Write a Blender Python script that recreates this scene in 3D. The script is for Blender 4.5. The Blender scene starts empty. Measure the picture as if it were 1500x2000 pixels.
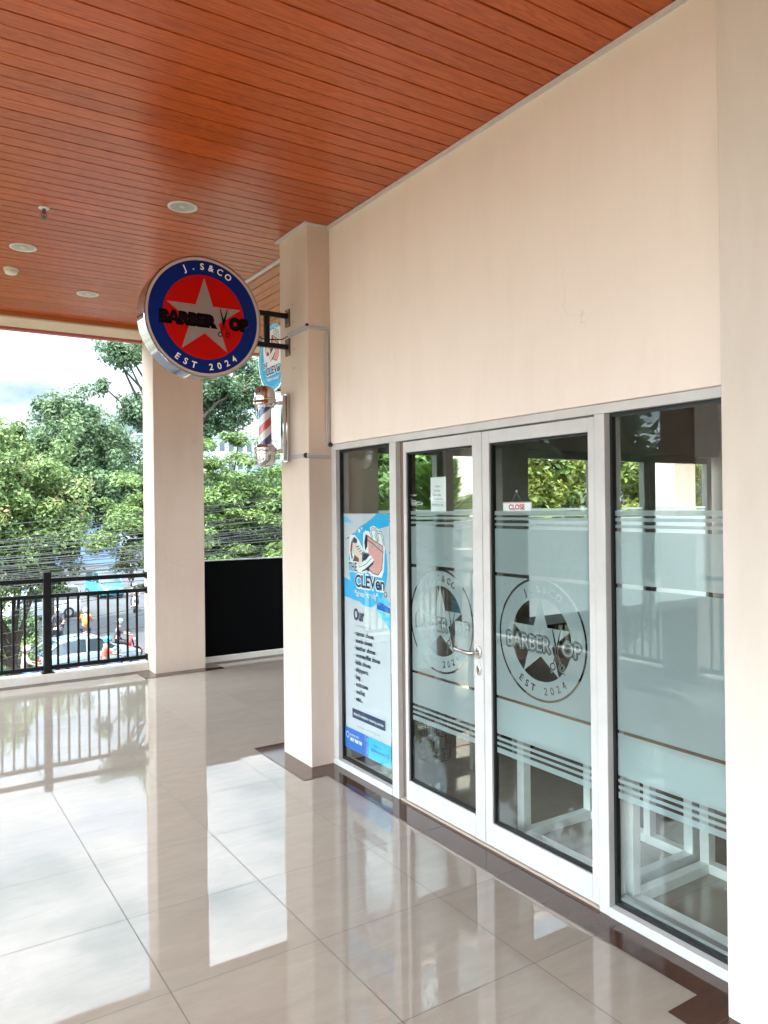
import bpy, math, random
import numpy as np
from mathutils import Vector, Matrix
from mathutils.geometry import tessellate_polygon
R = math.radians
S = bpy.context.scene
COL = S.collection
rng = np.random.default_rng(7)
random.seed(7)

# ------------------------------------------------------------------ camera
F, YAW, PIT, ROL, CH = 1518.32, 0.579394, 0.0034474, -0.0106314, 1.73448
PPX, PPY = 17.271, -15.196            # principal point offset, px of 1500
cam = bpy.data.cameras.new('camera'); camo = bpy.data.objects.new('camera', cam); COL.objects.link(camo)
fw = Vector((math.sin(YAW)*math.cos(PIT), math.cos(YAW)*math.cos(PIT), math.sin(PIT)))
rt = Vector((math.cos(YAW), -math.sin(YAW), 0)); up = rt.cross(fw)
r2 = rt*math.cos(ROL)+up*math.sin(ROL); u2 = -rt*math.sin(ROL)+up*math.cos(ROL)
M = Matrix((r2, u2, -fw)).transposed().to_4x4(); M.translation = (0, 0, CH)
camo.matrix_world = M
cam.sensor_fit = 'HORIZONTAL'; cam.sensor_width = 36; cam.lens = F/1500*36
cam.shift_x = -PPX/1500; cam.shift_y = PPY/1500
cam.clip_start = 0.05; cam.clip_end = 2000
S.camera = camo

# ------------------------------------------------------------------ sky and sun
SUN_AZ, SUN_EL = R(238), R(66)        # azimuth clockwise from +Y
w = bpy.data.worlds.new('World'); S.world = w; w.use_nodes = True
nt = w.node_tree; nt.nodes.clear()
def N(nt, t, **k):
    n = nt.nodes.new(t)
    for a, b in k.items():
        if a == 'inp':
            for i, v in b.items(): n.inputs[i].default_value = v
        else: setattr(n, a, b)
    return n
out = N(nt, 'ShaderNodeOutputWorld'); bg = N(nt, 'ShaderNodeBackground', inp={'Strength': 0.12})
sky = N(nt, 'ShaderNodeTexSky', sky_type='NISHITA'); sky.sun_disc = False
sky.sun_elevation = SUN_EL; sky.sun_rotation = SUN_AZ; sky.air_density = 1.2; sky.dust_density = 1.5
tc = N(nt, 'ShaderNodeTexCoord')
mp = N(nt, 'ShaderNodeMapping', inp={'Scale': (1.0, 1.0, 2.6), 'Location': (0.35, 0.1, 0.0)})
nz = N(nt, 'ShaderNodeTexNoise', inp={'Scale': 2.6, 'Detail': 9, 'Roughness': 0.55})
cr = N(nt, 'ShaderNodeValToRGB'); cr.color_ramp.elements[0].position = .36; cr.color_ramp.elements[1].position = .52
nz2 = N(nt, 'ShaderNodeTexNoise', inp={'Scale': 6.5, 'Detail': 6, 'Roughness': 0.6})
cr2 = N(nt, 'ShaderNodeValToRGB'); cr2.color_ramp.elements[0].position = .34; cr2.color_ramp.elements[1].position = .60
cr2.color_ramp.elements[0].color = (4.4, 6.9, 8.0, 1); cr2.color_ramp.elements[1].color = (12.0, 13.2, 14.0, 1)
mx = N(nt, 'ShaderNodeMix', data_type='RGBA')
L = nt.links.new
L(tc.outputs['Generated'], mp.inputs[0]); L(mp.outputs[0], nz.inputs[0]); L(mp.outputs[0], nz2.inputs[0])
L(nz.outputs[0], cr.inputs[0]); L(nz2.outputs[0], cr2.inputs[0])
L(cr.outputs[0], mx.inputs[0]); L(sky.outputs[0], mx.inputs[6]); L(cr2.outputs[0], mx.inputs[7])
# the cloud cover is brighter on the sun's side of the sky
dt = N(nt, 'ShaderNodeVectorMath', operation='DOT_PRODUCT', inp={1: (math.sin(SUN_AZ), math.cos(SUN_AZ), 0.0)})
mr = N(nt, 'ShaderNodeMapRange', inp={1: -.5, 2: .6, 3: .25, 4: 1.75})
sc = N(nt, 'ShaderNodeVectorMath', operation='SCALE')
L(tc.outputs['Generated'], dt.inputs[0]); L(dt.outputs['Value'], mr.inputs[0]); L(mr.outputs[0], sc.inputs['Scale'])
# thin and bluish low down, thicker and brighter overhead
sx = N(nt, 'ShaderNodeSeparateXYZ'); L(tc.outputs['Generated'], sx.inputs[0])
mz = N(nt, 'ShaderNodeMapRange', interpolation_type='SMOOTHSTEP', inp={1: .16, 2: .50, 3: .66, 4: 1.9}); L(sx.outputs[2], mz.inputs[0])
sc2 = N(nt, 'ShaderNodeVectorMath', operation='SCALE'); L(cr2.outputs[0], sc2.inputs[0]); L(mz.outputs[0], sc2.inputs['Scale'])
L(sc2.outputs[0], sc.inputs[0]); L(sc.outputs[0], mx.inputs[7])
L(mx.outputs[2], bg.inputs[0]); L(bg.outputs[0], out.inputs[0])
sl = bpy.data.lights.new('sun', 'SUN'); sl.energy = 2.9; sl.angle = R(.5); sl.color = (1, .95, .87)
so = bpy.data.objects.new('sun', sl); COL.objects.link(so)
sd = Vector((math.sin(SUN_AZ)*math.cos(SUN_EL), math.cos(SUN_AZ)*math.cos(SUN_EL), math.sin(SUN_EL)))
so.rotation_euler = sd.to_track_quat('Z', 'Y').to_euler(); so.location = (-20, -20, 30)
S.view_settings.view_transform = 'Standard'; S.view_settings.look = 'None'
S.view_settings.exposure = 2.45; S.view_settings.gamma = 1
S.render.engine = 'CYCLES'
c = S.cycles
c.max_bounces = 10; c.diffuse_bounces = 5; c.glossy_bounces = 5; c.transmission_bounces = 8
c.transparent_max_bounces = 16; c.caustics_reflective = False; c.caustics_refractive = False
c.use_denoising = True; c.sample_clamp_indirect = 6

# ------------------------------------------------------------------ helpers
def tag(o, label=None, cat=None, group=None, kind=None):
    for k, v in (('label', label), ('category', cat), ('group', group), ('kind', kind)):
        if v: o[k] = v
    return o
def thing(name, label, cat, loc=(0, 0, 0), rz=0, group=None):
    o = bpy.data.objects.new(name, None); COL.objects.link(o)
    o.location = loc; o.rotation_euler = (0, 0, rz); o.empty_display_size = .2
    return tag(o, label, cat, group)
class MB:
    def __init__(s): s.v = []; s.f = []; s.m = []; s.M = Matrix.Identity(4)
    def add(s, vs, fs, mi=0):
        b = len(s.v); s.v += [tuple(s.M @ Vector(v)) for v in vs]
        s.f += [tuple(b+i for i in f) for f in fs]; s.m += [mi]*len(fs); return s
    def box(s, x0, x1, y0, y1, z0, z1, mi=0, bev=0):
        if bev:
            b = bev; cs = []
            # chamfered box: each corner gives three vertices
            idx = {}
            for sx, X, dx in ((0, x0, b), (1, x1, -b)):
                for sy, Y, dy in ((0, y0, b), (1, y1, -b)):
                    for sz, Z, dz in ((0, z0, b), (1, z1, -b)):
                        idx[sx, sy, sz] = len(cs)
                        cs += [(X, Y+dy, Z+dz), (X+dx, Y, Z+dz), (X+dx, Y+dy, Z)]
            g = lambda a, b_, c_, k: idx[a, b_, c_]+k
            fs = []
            for a in (0, 1):
                q = [g(a, 0, 0, 0), g(a, 1, 0, 0), g(a, 1, 1, 0), g(a, 0, 1, 0)]; fs.append(q if a else q[::-1])
                q = [g(0, a, 0, 1), g(0, a, 1, 1), g(1, a, 1, 1), g(1, a, 0, 1)]; fs.append(q if a else q[::-1])
                q = [g(0, 0, a, 2), g(1, 0, a, 2), g(1, 1, a, 2), g(0, 1, a, 2)]; fs.append(q if a else q[::-1])
            for a in (0, 1):
                for b_ in (0, 1):
                    fl = (a+b_) % 2
                    q = [g(a, b_, 0, 0), g(a, b_, 1, 0), g(a, b_, 1, 1), g(a, b_, 0, 1)]; fs.append(q if fl else q[::-1])
                    q = [g(a, 0, b_, 0), g(a, 1, b_, 0), g(a, 1, b_, 2), g(a, 0, b_, 2)]; fs.append(q[::-1] if fl else q)
                    q = [g(0, a, b_, 1), g(1, a, b_, 1), g(1, a, b_, 2), g(0, a, b_, 2)]; fs.append(q if fl else q[::-1])
                    for c_ in (0, 1):
                        q = [g(a, b_, c_, 0), g(a, b_, c_, 1), g(a, b_, c_, 2)]
                        fs.append(q if (a+b_+c_) % 2 else q[::-1])
            return s.add(cs, fs, mi)
        v = [(x, y, z) for x in (x0, x1) for y in (y0, y1) for z in (z0, z1)]
        return s.add(v, [(0, 1, 3, 2), (4, 6, 7, 5), (0, 4, 5, 1), (2, 3, 7, 6), (0, 2, 6, 4), (1, 5, 7, 3)], mi)
    def tube(s, pts, rad, n=10, mi=0, cap=True):
        pts = [Vector(p) for p in pts]; rad = rad if hasattr(rad, '__len__') else [rad]*len(pts)
        vs = []; fs = []; pu = None
        for i, p in enumerate(pts):
            d = (pts[min(i+1, len(pts)-1)]-pts[max(i-1, 0)]).normalized()
            u = d.orthogonal().normalized() if pu is None else (pu-d*pu.dot(d)).normalized()
            pu = u; v = d.cross(u)
            for k in range(n):
                a = 2*math.pi*k/n; vs.append(tuple(p+(u*math.cos(a)+v*math.sin(a))*rad[i]))
        for i in range(len(pts)-1):
            for k in range(n):
                fs.append((i*n+k, i*n+(k+1) % n, (i+1)*n+(k+1) % n, (i+1)*n+k))
        if cap: fs.append(tuple(range(n))[::-1]); fs.append(tuple((len(pts)-1)*n+k for k in range(n)))
        return s.add(vs, fs, mi)
    def lathe(s, prof, n=32, mi=0, M=None, caps=False):   # prof: (r, z) about local z
        vs = []; fs = []
        for r, z in prof:
            for k in range(n):
                a = 2*math.pi*k/n; p = Vector((r*math.cos(a), r*math.sin(a), z)); vs.append(tuple(M @ p if M else p))
        for i in range(len(prof)-1):
            for k in range(n): fs.append((i*n+k, i*n+(k+1) % n, (i+1)*n+(k+1) % n, (i+1)*n+k))
        if caps: fs.append(tuple(range(n))[::-1]); fs.append(tuple((len(prof)-1)*n+k for k in range(n)))
        return s.add(vs, fs, mi)
    def ell(s, c, r, n=16, m=10, mi=0, M=None):
        pr = [(max(1e-4, math.sin(math.pi*i/m)), -math.cos(math.pi*i/m)) for i in range(m+1)]
        T = Matrix.Translation(c) @ Matrix.Diagonal((*r, 1))
        return s.lathe(pr, n, mi, (M @ T) if M else T)
    def build(s, name, mats, parent=None, smooth=False, loc=None):
        me = bpy.data.meshes.new(name); me.from_pydata(s.v, [], s.f)
        mats = mats if isinstance(mats, (list, tuple)) else [mats]
        for m in mats: me.materials.append(m)
        if len(mats) > 1: me.polygons.foreach_set('material_index', s.m)
        me.polygons.foreach_set('use_smooth', [bool(smooth)]*len(s.f)); me.update()
        if smooth:
            try: me.set_sharp_from_angle(angle=R(38))
            except Exception: pass
        o = bpy.data.objects.new(name, me); COL.objects.link(o)
        if parent: o.parent = parent
        if loc: o.location = loc
        return o
def copy_tree(o, parent=None):
    c = o.copy(); COL.objects.link(c); c.parent = parent
    for ch in o.children: copy_tree(ch, c)
    return c

# ------------------------------------------------------------------ materials
def mat(name, col=(.5, .5, .5), rough=.5, metal=0, spec=.5, bump=0, bscale=40, var=0, vscale=3, coat=0, detail=5):
    m = bpy.data.materials.new(name); m.use_nodes = True; t = m.node_tree; b = t.nodes['Principled BSDF']
    b.inputs['Base Color'].default_value = (*col, 1); b.inputs['Roughness'].default_value = rough
    b.inputs['Metallic'].default_value = metal; b.inputs['Specular IOR Level'].default_value = spec
    b.inputs['Coat Weight'].default_value = coat; b.inputs['Coat Roughness'].default_value = .05
    g = N(t, 'ShaderNodeNewGeometry')
    if var:
        n = N(t, 'ShaderNodeTexNoise', inp={'Scale': vscale, 'Detail': detail, 'Roughness': .6}); t.links.new(g.outputs['Position'], n.inputs[0])
        r = N(t, 'ShaderNodeValToRGB'); r.color_ramp.elements[0].position = .3; r.color_ramp.elements[1].position = .7
        r.color_ramp.elements[0].color = (*[max(0, x*(1-var)) for x in col], 1); r.color_ramp.elements[1].color = (*[min(1, x*(1+var*.5)) for x in col], 1)
        t.links.new(n.outputs[0], r.inputs[0]); t.links.new(r.outputs[0], b.inputs['Base Color'])
    if bump:
        n = N(t, 'ShaderNodeTexNoise', inp={'Scale': bscale, 'Detail': 4}); t.links.new(g.outputs['Position'], n.inputs[0])
        bp = N(t, 'ShaderNodeBump', inp={'Strength': bump, 'Distance': .01}); t.links.new(n.outputs[0], bp.inputs['Height'])
        t.links.new(bp.outputs[0], b.inputs['Normal'])
    return m
def wall_paint(name, col, dirt=.12):
    m = mat(name, col, .75, bump=.25, bscale=9, spec=.25); t = m.node_tree; b = t.nodes['Principled BSDF']
    g = N(t, 'ShaderNodeNewGeometry')
    n1 = N(t, 'ShaderNodeTexNoise', inp={'Scale': 1.3, 'Detail': 7, 'Roughness': .6}); n2 = N(t, 'ShaderNodeTexNoise', inp={'Scale': 14, 'Detail': 8, 'Roughness': .7})
    mp_ = N(t, 'ShaderNodeMapping', inp={'Scale': (3, 3, .55)})
    n3 = N(t, 'ShaderNodeTexNoise', inp={'Scale': 2.2, 'Detail': 6, 'Roughness': .65})
    for n in (n1, n2): t.links.new(g.outputs['Position'], n.inputs[0])
    t.links.new(g.outputs['Position'], mp_.inputs[0]); t.links.new(mp_.outputs[0], n3.inputs[0])
    def ramp(n, p0, p1, c0, c1):
        r = N(t, 'ShaderNodeValToRGB'); e = r.color_ramp.elements; e[0].position = p0; e[1].position = p1; e[0].color = (*c0, 1); e[1].color = (*c1, 1)
        t.links.new(n.outputs[0], r.inputs[0]); return r
    a = ramp(n1, .3, .7, [x*(1-dirt*.5) for x in col], col)
    s1 = ramp(n3, .32, .55, (1-dirt*1.1, 1-dirt*1.4, 1-dirt*1.8), (1, 1, 1)); s2 = ramp(n2, .27, .36, (1-dirt*1.2,)*3, (1, 1, 1))
    m1 = N(t, 'ShaderNodeMix', data_type='RGBA', blend_type='MULTIPLY', inp={0: .3}); m2 = N(t, 'ShaderNodeMix', data_type='RGBA', blend_type='MULTIPLY', inp={0: .35})
    t.links.new(a.outputs[0], m1.inputs[6]); t.links.new(s1.outputs[0], m1.inputs[7]); t.links.new(m1.outputs[2], m2.inputs[6]); t.links.new(s2.outputs[0], m2.inputs[7])
    t.links.new(m2.outputs[2], b.inputs['Base Color'])
    n4 = N(t, 'ShaderNodeTexNoise', inp={'Scale': 1.1, 'Detail': 3}); t.links.new(g.outputs['Position'], n4.inputs[0])
    vo = N(t, 'ShaderNodeTexVoronoi', feature='DISTANCE_TO_EDGE', inp={'Scale': .9}); nd = N(t, 'ShaderNodeTexNoise', inp={'Scale': 5, 'Detail': 6}); vm = N(t, 'ShaderNodeVectorMath', operation='MULTIPLY_ADD', inp={1: (.45, .45, .45)})
    t.links.new(g.outputs['Position'], nd.inputs[0]); t.links.new(nd.outputs['Color'], vm.inputs[0]); t.links.new(g.outputs['Position'], vm.inputs[2]); t.links.new(vm.outputs[0], vo.inputs['Vector'])
    cr_ = N(t, 'ShaderNodeMapRange', inp={1: 0.0, 2: .0035, 3: .86, 4: 1.0}); t.links.new(vo.outputs[0], cr_.inputs[0])
    msk = N(t, 'ShaderNodeMapRange', inp={1: .50, 2: .56, 3: 0.0, 4: 1.0}); t.links.new(n4.outputs[0], msk.inputs[0])
    m5 = N(t, 'ShaderNodeMix', data_type='RGBA', blend_type='MULTIPLY'); t.links.new(msk.outputs[0], m5.inputs[0]); t.links.new(m2.outputs[2], m5.inputs[6]); t.links.new(cr_.outputs[0], m5.inputs[7])
    t.links.new(m5.outputs[2], b.inputs['Base Color'])
    # small dark specks and nicks
    vs_ = N(t, 'ShaderNodeTexVoronoi', inp={'Scale': 2.3}); t.links.new(g.outputs['Position'], vs_.inputs['Vector'])
    spk_ = N(t, 'ShaderNodeMath', operation='LESS_THAN', inp={1: .0045*2.3}); t.links.new(vs_.outputs['Distance'], spk_.inputs[0])
    m6 = N(t, 'ShaderNodeMix', data_type='RGBA', inp={7: (.10, .07, .05, 1)}); t.links.new(spk_.outputs[0], m6.inputs[0]); t.links.new(m5.outputs[2], m6.inputs[6]); t.links.new(m6.outputs[2], b.inputs['Base Color'])
    bp0 = b.inputs['Normal'].links[0].from_node; bp2 = N(t, 'ShaderNodeBump', inp={'Strength': .12, 'Distance': .05})
    n5 = N(t, 'ShaderNodeTexNoise', inp={'Scale': 1.7, 'Detail': 4}); t.links.new(g.outputs['Position'], n5.inputs[0]); t.links.new(n5.outputs[0], bp2.inputs['Height']); t.links.new(bp0.outputs[0], bp2.inputs['Normal']); t.links.new(bp2.outputs[0], b.inputs['Normal'])
    return m
def flat(name, col, rough=.5): return mat(name, col, rough, spec=.3)
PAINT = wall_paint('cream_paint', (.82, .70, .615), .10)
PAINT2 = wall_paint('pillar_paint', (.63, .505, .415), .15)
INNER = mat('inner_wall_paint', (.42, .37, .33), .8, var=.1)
WHITE = mat('white_powder_coat', (.54, .515, .49), .38, var=.10, vscale=6, bump=.03)
ALU = mat('grey_aluminium', (.42, .41, .40), .35, metal=.6)
GASK = flat('black_gasket', (.012, .012, .012), .4)
BRECESS = flat('brown_recess', (.16, .11, .085), .5)
BLACK = mat('black_metal', (.005, .005, .006), .45, spec=.25, bump=.05)
BLACKW = mat('black_panel', (.0012, .0013, .0015), .7, spec=.05)
CHROME = mat('chrome', (.60, .59, .58), .06, metal=1)
STEEL = mat('brushed_steel', (.55, .5, .45), .25, metal=1)
GREYP = mat('grey_conduit', (.40, .40, .40), .5)
REDT = flat('red_trim', (.45, .1, .1), .5)
TRIMW = flat('ceiling_trim', (.6, .56, .56), .5)

def principled(m): return m.node_tree.nodes['Principled BSDF']
# glass: thin clear pane
def glass_mat(name, tint=(.93, .96, .95), ior=1.45, boost=1.0):
    m = bpy.data.materials.new(name); m.use_nodes = True; t = m.node_tree; t.nodes.clear()
    o = N(t, 'ShaderNodeOutputMaterial'); tr = N(t, 'ShaderNodeBsdfTransparent', inp={0: (*tint, 1)}); gl = N(t, 'ShaderNodeBsdfGlossy', inp={'Roughness': 0.0, 'Color': (boost, boost, boost, 1)})
    fr = N(t, 'ShaderNodeFresnel', inp={'IOR': ior}); mi = N(t, 'ShaderNodeMixShader')
    g = N(t, 'ShaderNodeNewGeometry'); io = N(t, 'ShaderNodeMapRange', inp={3: ior, 4: 1/ior}); t.links.new(g.outputs['Backfacing'], io.inputs[0]); t.links.new(io.outputs[0], fr.inputs[0])
    t.links.new(fr.outputs[0], mi.inputs[0]); t.links.new(tr.outputs[0], mi.inputs[1]); t.links.new(gl.outputs[0], mi.inputs[2]); t.links.new(mi.outputs[0], o.inputs[0])
    return m
GLASS = glass_mat('window_glass', ior=1.38)
CARGL = mat('car_glass', (.02, .03, .035), .05, spec=.8)
def film_mat():
    m = bpy.data.materials.new('frosted_film'); m.use_nodes = True; t = m.node_tree; t.nodes.clear()
    o = N(t, 'ShaderNodeOutputMaterial'); d = N(t, 'ShaderNodeBsdfDiffuse', inp={0: (.70, .80, .82, 1)}); tl = N(t, 'ShaderNodeBsdfTranslucent', inp={0: (.84, .95, .96, 1)})
    mi = N(t, 'ShaderNodeMixShader', inp={0: .55}); t.links.new(d.outputs[0], mi.inputs[1]); t.links.new(tl.outputs[0], mi.inputs[2])
    rf = N(t, 'ShaderNodeBsdfRefraction', inp={'IOR': 1.003, 'Roughness': .48, 'Color': (.90, .97, .98, 1)}); m3 = N(t, 'ShaderNodeMixShader', inp={0: .34})
    t.links.new(mi.outputs[0], m3.inputs[1]); t.links.new(rf.outputs[0], m3.inputs[2]); t.links.new(m3.outputs[0], o.inputs[0])
    return m
FILM = film_mat()
FILM2 = film_mat(); FILM2.name = 'far_window_film'
for n_ in FILM2.node_tree.nodes:
    if n_.type == 'BSDF_TRANSLUCENT': n_.inputs[0].default_value = (.78, .84, .86, 1)
for l_, v_ in zip([n_ for n_ in FILM2.node_tree.nodes if n_.type == 'MIX_SHADER'], (1.0, .0)): l_.inputs[0].default_value = v_

def floor_mat(name, c0, c1, rough=.035, line=(.10, .085, .075)):
    m = bpy.data.materials.new(name); m.use_nodes = True; t = m.node_tree; b = t.nodes['Principled BSDF']; lk = t.links.new
    g = N(t, 'ShaderNodeNewGeometry'); sp = N(t, 'ShaderNodeSeparateXYZ'); lk(g.outputs['Position'], sp.inputs[0])
    def mth(op, a, b_=None, c_=None):
        n = N(t, 'ShaderNodeMath', operation=op)
        for i, v in enumerate((a, b_, c_)):
            if v is None: continue
            if isinstance(v, (int, float)): n.inputs[i].default_value = v
            else: lk(v, n.inputs[i])
        return n.outputs[0]
    gx = mth('DIVIDE', mth('SUBTRACT', sp.outputs[0], .849), .6); gy = mth('DIVIDE', mth('SUBTRACT', sp.outputs[1], 4.588), .6)
    fx = mth('FRACT', gx); fy = mth('FRACT', gy)
    dx = mth('MINIMUM', fx, mth('SUBTRACT', 1.0, fx)); dy = mth('MINIMUM', fy, mth('SUBTRACT', 1.0, fy))
    d = mth('MINIMUM', dx, dy)
    ln = mth('LESS_THAN', d, .0030)
    cx = N(t, 'ShaderNodeCombineXYZ'); lk(mth('FLOOR', gx), cx.inputs[0]); lk(mth('FLOOR', gy), cx.inputs[1])
    wn = N(t, 'ShaderNodeTexWhiteNoise'); lk(cx.outputs[0], wn.inputs[0])
    # veined stone look, shifted per tile
    ad = N(t, 'ShaderNodeVectorMath', operation='MULTIPLY_ADD', inp={1: (9, 9, 9)}); lk(wn.outputs['Color'], ad.inputs[0]); lk(g.outputs['Position'], ad.inputs[2])
    mp_ = N(t, 'ShaderNodeMapping', inp={'Rotation': (0, 0, .7), 'Scale': (1, 3.5, 1)}); lk(ad.outputs[0], mp_.inputs[0])
    nz_ = N(t, 'ShaderNodeTexNoise', inp={'Scale': 4.4, 'Detail': 9, 'Roughness': .7, 'Distortion': .6}); lk(mp_.outputs[0], nz_.inputs[0])
    r = N(t, 'ShaderNodeValToRGB'); e = r.color_ramp.elements; e[0].position = .3; e[1].position = .7; e[0].color = (*c0, 1); e[1].color = (*c1, 1); lk(nz_.outputs[0], r.inputs[0])
    hs = N(t, 'ShaderNodeHueSaturation'); lk(r.outputs[0], hs.inputs['Color']); lk(mth('MULTIPLY_ADD', wn.outputs['Value'], .08, .96), hs.inputs['Value'])
    mx_ = N(t, 'ShaderNodeMix', data_type='RGBA', inp={7: (*line, 1)}); lk(ln, mx_.inputs[0]); lk(hs.outputs[0], mx_.inputs[6]); lk(mx_.outputs[2], b.inputs['Base Color'])
    n2 = N(t, 'ShaderNodeTexNoise', inp={'Scale': 3, 'Detail': 5, 'Roughness': .7}); lk(g.outputs['Position'], n2.inputs[0])
    rg = mth('MULTIPLY_ADD', n2.outputs[0], .05, rough-.02); lk(mth('ADD', rg, mth('MULTIPLY', ln, .5)), b.inputs['Roughness'])
    b.inputs['IOR'].default_value = 1.7
    # each tile lies at a slightly different tilt, with a faint waviness
    n3 = N(t, 'ShaderNodeTexNoise', inp={'Scale': 1.8, 'Detail': 2}); lk(ad.outputs[0], n3.inputs[0])
    bp = N(t, 'ShaderNodeBump', inp={'Strength': .03, 'Distance': .015}); lk(n3.outputs[0], bp.inputs['Height'])
    sb = N(t, 'ShaderNodeVectorMath', operation='SUBTRACT', inp={1: (.5, .5, .5)}); lk(wn.outputs['Color'], sb.inputs[0])
    sc_ = N(t, 'ShaderNodeVectorMath', operation='MULTIPLY', inp={1: (.005, .005, 0)}); lk(sb.outputs[0], sc_.inputs[0])
    av = N(t, 'ShaderNodeVectorMath', operation='ADD'); lk(bp.outputs[0], av.inputs[0]); lk(sc_.outputs[0], av.inputs[1])
    nv = N(t, 'ShaderNodeVectorMath', operation='NORMALIZE'); lk(av.outputs[0], nv.inputs[0]); lk(nv.outputs[0], b.inputs['Normal'])
    return m
FLOOR = floor_mat('polished_beige_tile', (.268, .218, .177), (.31, .257, .212), .015, (.06, .05, .042))
BORDER = floor_mat('polished_brown_tile', (.052, .026, .018), (.078, .038, .026), .06, (.03, .018, .012)); principled(BORDER).inputs['IOR'].default_value = 1.5

def wood_mat(name, axis, phase=0.0, c0=(.29, .046, .005), c1=(.51, .094, .009)):
    # laminated ceiling planks, grain runs across 'axis'
    m = bpy.data.materials.new(name); m.use_nodes = True; t = m.node_tree; b = t.nodes['Principled BSDF']; lk = t.links.new
    g = N(t, 'ShaderNodeNewGeometry'); sp = N(t, 'ShaderNodeSeparateXYZ'); lk(g.outputs['Position'], sp.inputs[0])
    ac = sp.outputs[axis]; al = sp.outputs[1-axis]
    def mth(op, a, b_=None, c_=None):
        n = N(t, 'ShaderNodeMath', operation=op)
        for i, v in enumerate((a, b_, c_)):
            if v is None: continue
            if isinstance(v, (int, float)): n.inputs[i].default_value = v
            else: lk(v, n.inputs[i])
        return n.outputs[0]
    k = mth('FLOOR', mth('DIVIDE', mth('SUBTRACT', ac, phase), .2))
    wn = N(t, 'ShaderNodeTexWhiteNoise', noise_dimensions='1D'); lk(k, wn.inputs['W'])
    cv = N(t, 'ShaderNodeCombineXYZ'); lk(mth('MULTIPLY_ADD', wn.outputs[0], 31.0, mth('MULTIPLY', al, .9)), cv.inputs[0]); lk(mth('MULTIPLY', ac, 14.0), cv.inputs[1]); lk(mth('MULTIPLY', wn.outputs[0], 17.0), cv.inputs[2])
    n1 = N(t, 'ShaderNodeTexNoise', inp={'Scale': 1.6, 'Detail': 3, 'Roughness': .5, 'Distortion': 1.2}); lk(cv.outputs[0], n1.inputs[0])
    rings = mth('FRACT', mth('MULTIPLY', n1.outputs[0], 9.0))
    tri = mth('ABSOLUTE', mth('SUBTRACT', rings, .5))
    cv2 = N(t, 'ShaderNodeCombineXYZ'); lk(mth('MULTIPLY', al, 6.0), cv2.inputs[0]); lk(mth('MULTIPLY', ac, 160.0), cv2.inputs[1]); lk(wn.outputs[0], cv2.inputs[2])
    n2 = N(t, 'ShaderNodeTexNoise', inp={'Scale': 1.0, 'Detail': 5, 'Roughness': .7}); lk(cv2.outputs[0], n2.inputs[0])
    f = mth('ADD', mth('MULTIPLY', tri, .9), mth('MULTIPLY', n2.outputs[0], .75))
    r = N(t, 'ShaderNodeValToRGB'); e = r.color_ramp.elements; e[0].position = .22; e[1].position = .85; e[0].color = (*c0, 1); e[1].color = (*c1, 1); lk(f, r.inputs[0])
    hs = N(t, 'ShaderNodeHueSaturation'); lk(r.outputs[0], hs.inputs['Color']); lk(mth('MULTIPLY_ADD', wn.outputs[0], .16, .92), hs.inputs['Value']); lk(hs.outputs[0], b.inputs['Base Color'])
    b.inputs['Roughness'].default_value = .27; b.inputs['IOR'].default_value = 1.5
    bp = N(t, 'ShaderNodeBump', inp={'Strength': .12, 'Distance': .002}); lk(n2.outputs[0], bp.inputs['Height']); lk(bp.outputs[0], b.inputs['Normal'])
    return m
WOODX = wood_mat('orange_wood_planks', 1, .06)
WOODY = wood_mat('orange_wood_planks_side', 0, .1)

# ================================================================== SETTING
G = -4.5
CZ = 3.637                              # ceiling height
# floor: one slab of tiles for balcony and shop
mb = MB(); mb.box(-1.46, 15, -6.5, 8.62, -.3, 0)
flr = mb.build('floor', FLOOR); tag(flr, 'polished beige tiled walkway floor', kind='structure')
mb = MB(); z = .004
def sheet(x0, x1, y0, y1): mb.add([(x0, y0, z), (x1, y0, z), (x1, y1, z), (x0, y1, z)], [(0, 1, 2, 3)])
sheet(2.384, 2.55, 1.72, 4.455); sheet(2.222, 2.55, 4.455, 5.26); sheet(2.222, 2.55, .98, 1.72); sheet(2.384, 2.55, -2, .98)
sheet(2.55, 7.6, 5.07, 5.2)
sheet(-1.34, 13, 8.36, 8.475)
for px in (2.377, 6.62, 10.98): sheet(px-.155, px+.70, 8.06, 8.36)
sheet(2.66, 7.1, 4.45, 4.75)
brd = mb.build('floor_border', BORDER); tag(brd, 'dark brown tile border along the shop front', kind='structure')

# ceiling: boards as a grooved profile along X
def ceil_profile(y0, y1, phase, step=.2):
    ys = []
    k = math.floor((y0-phase)/.1)-1
    while True:
        y = phase+k*.1
        if y > y1+.1: break
        strong = (k % 2 == 0)
        hw, dp = (.0058, .022) if strong else (.0042, .009)
        ys += [(y-hw, 0), (y, dp), (y+hw, 0)]
        k += 1
    ys = [(a, d) for a, d in ys if y0 < a < y1]
    return [(y0, 0)]+ys+[(y1, 0)]
def ceiling_piece(name, a0, a1, l0, l1, axis, phase, m):
    pr = ceil_profile(a0, a1, phase); mb = MB(); vs = []; fs = []
    for a, d in pr:
        for l in (l0, l1): vs.append((l, a, CZ+d) if axis == 1 else (a, l, CZ+d))
    for i in range(len(pr)-1):
        q = (2*i, 2*i+2, 2*i+3, 2*i+1)
        fs.append(q if axis == 1 else q[::-1])
    mb.add(vs, fs)
    x0, x1, y0, y1 = (l0, l1, a0, a1) if axis == 1 else (a0, a1, l0, l1)
    mb.box(x0, x1, y0, y1, CZ+.02, CZ+.25, 0)
    return mb.build(name, m)
c1 = ceiling_piece('ceiling', -6.5, 8.2, -1.9, 2.54, 1, .06, WOODX)
tag(c1, 'glossy orange wood plank ceiling over the walkway', kind='structure')
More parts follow.
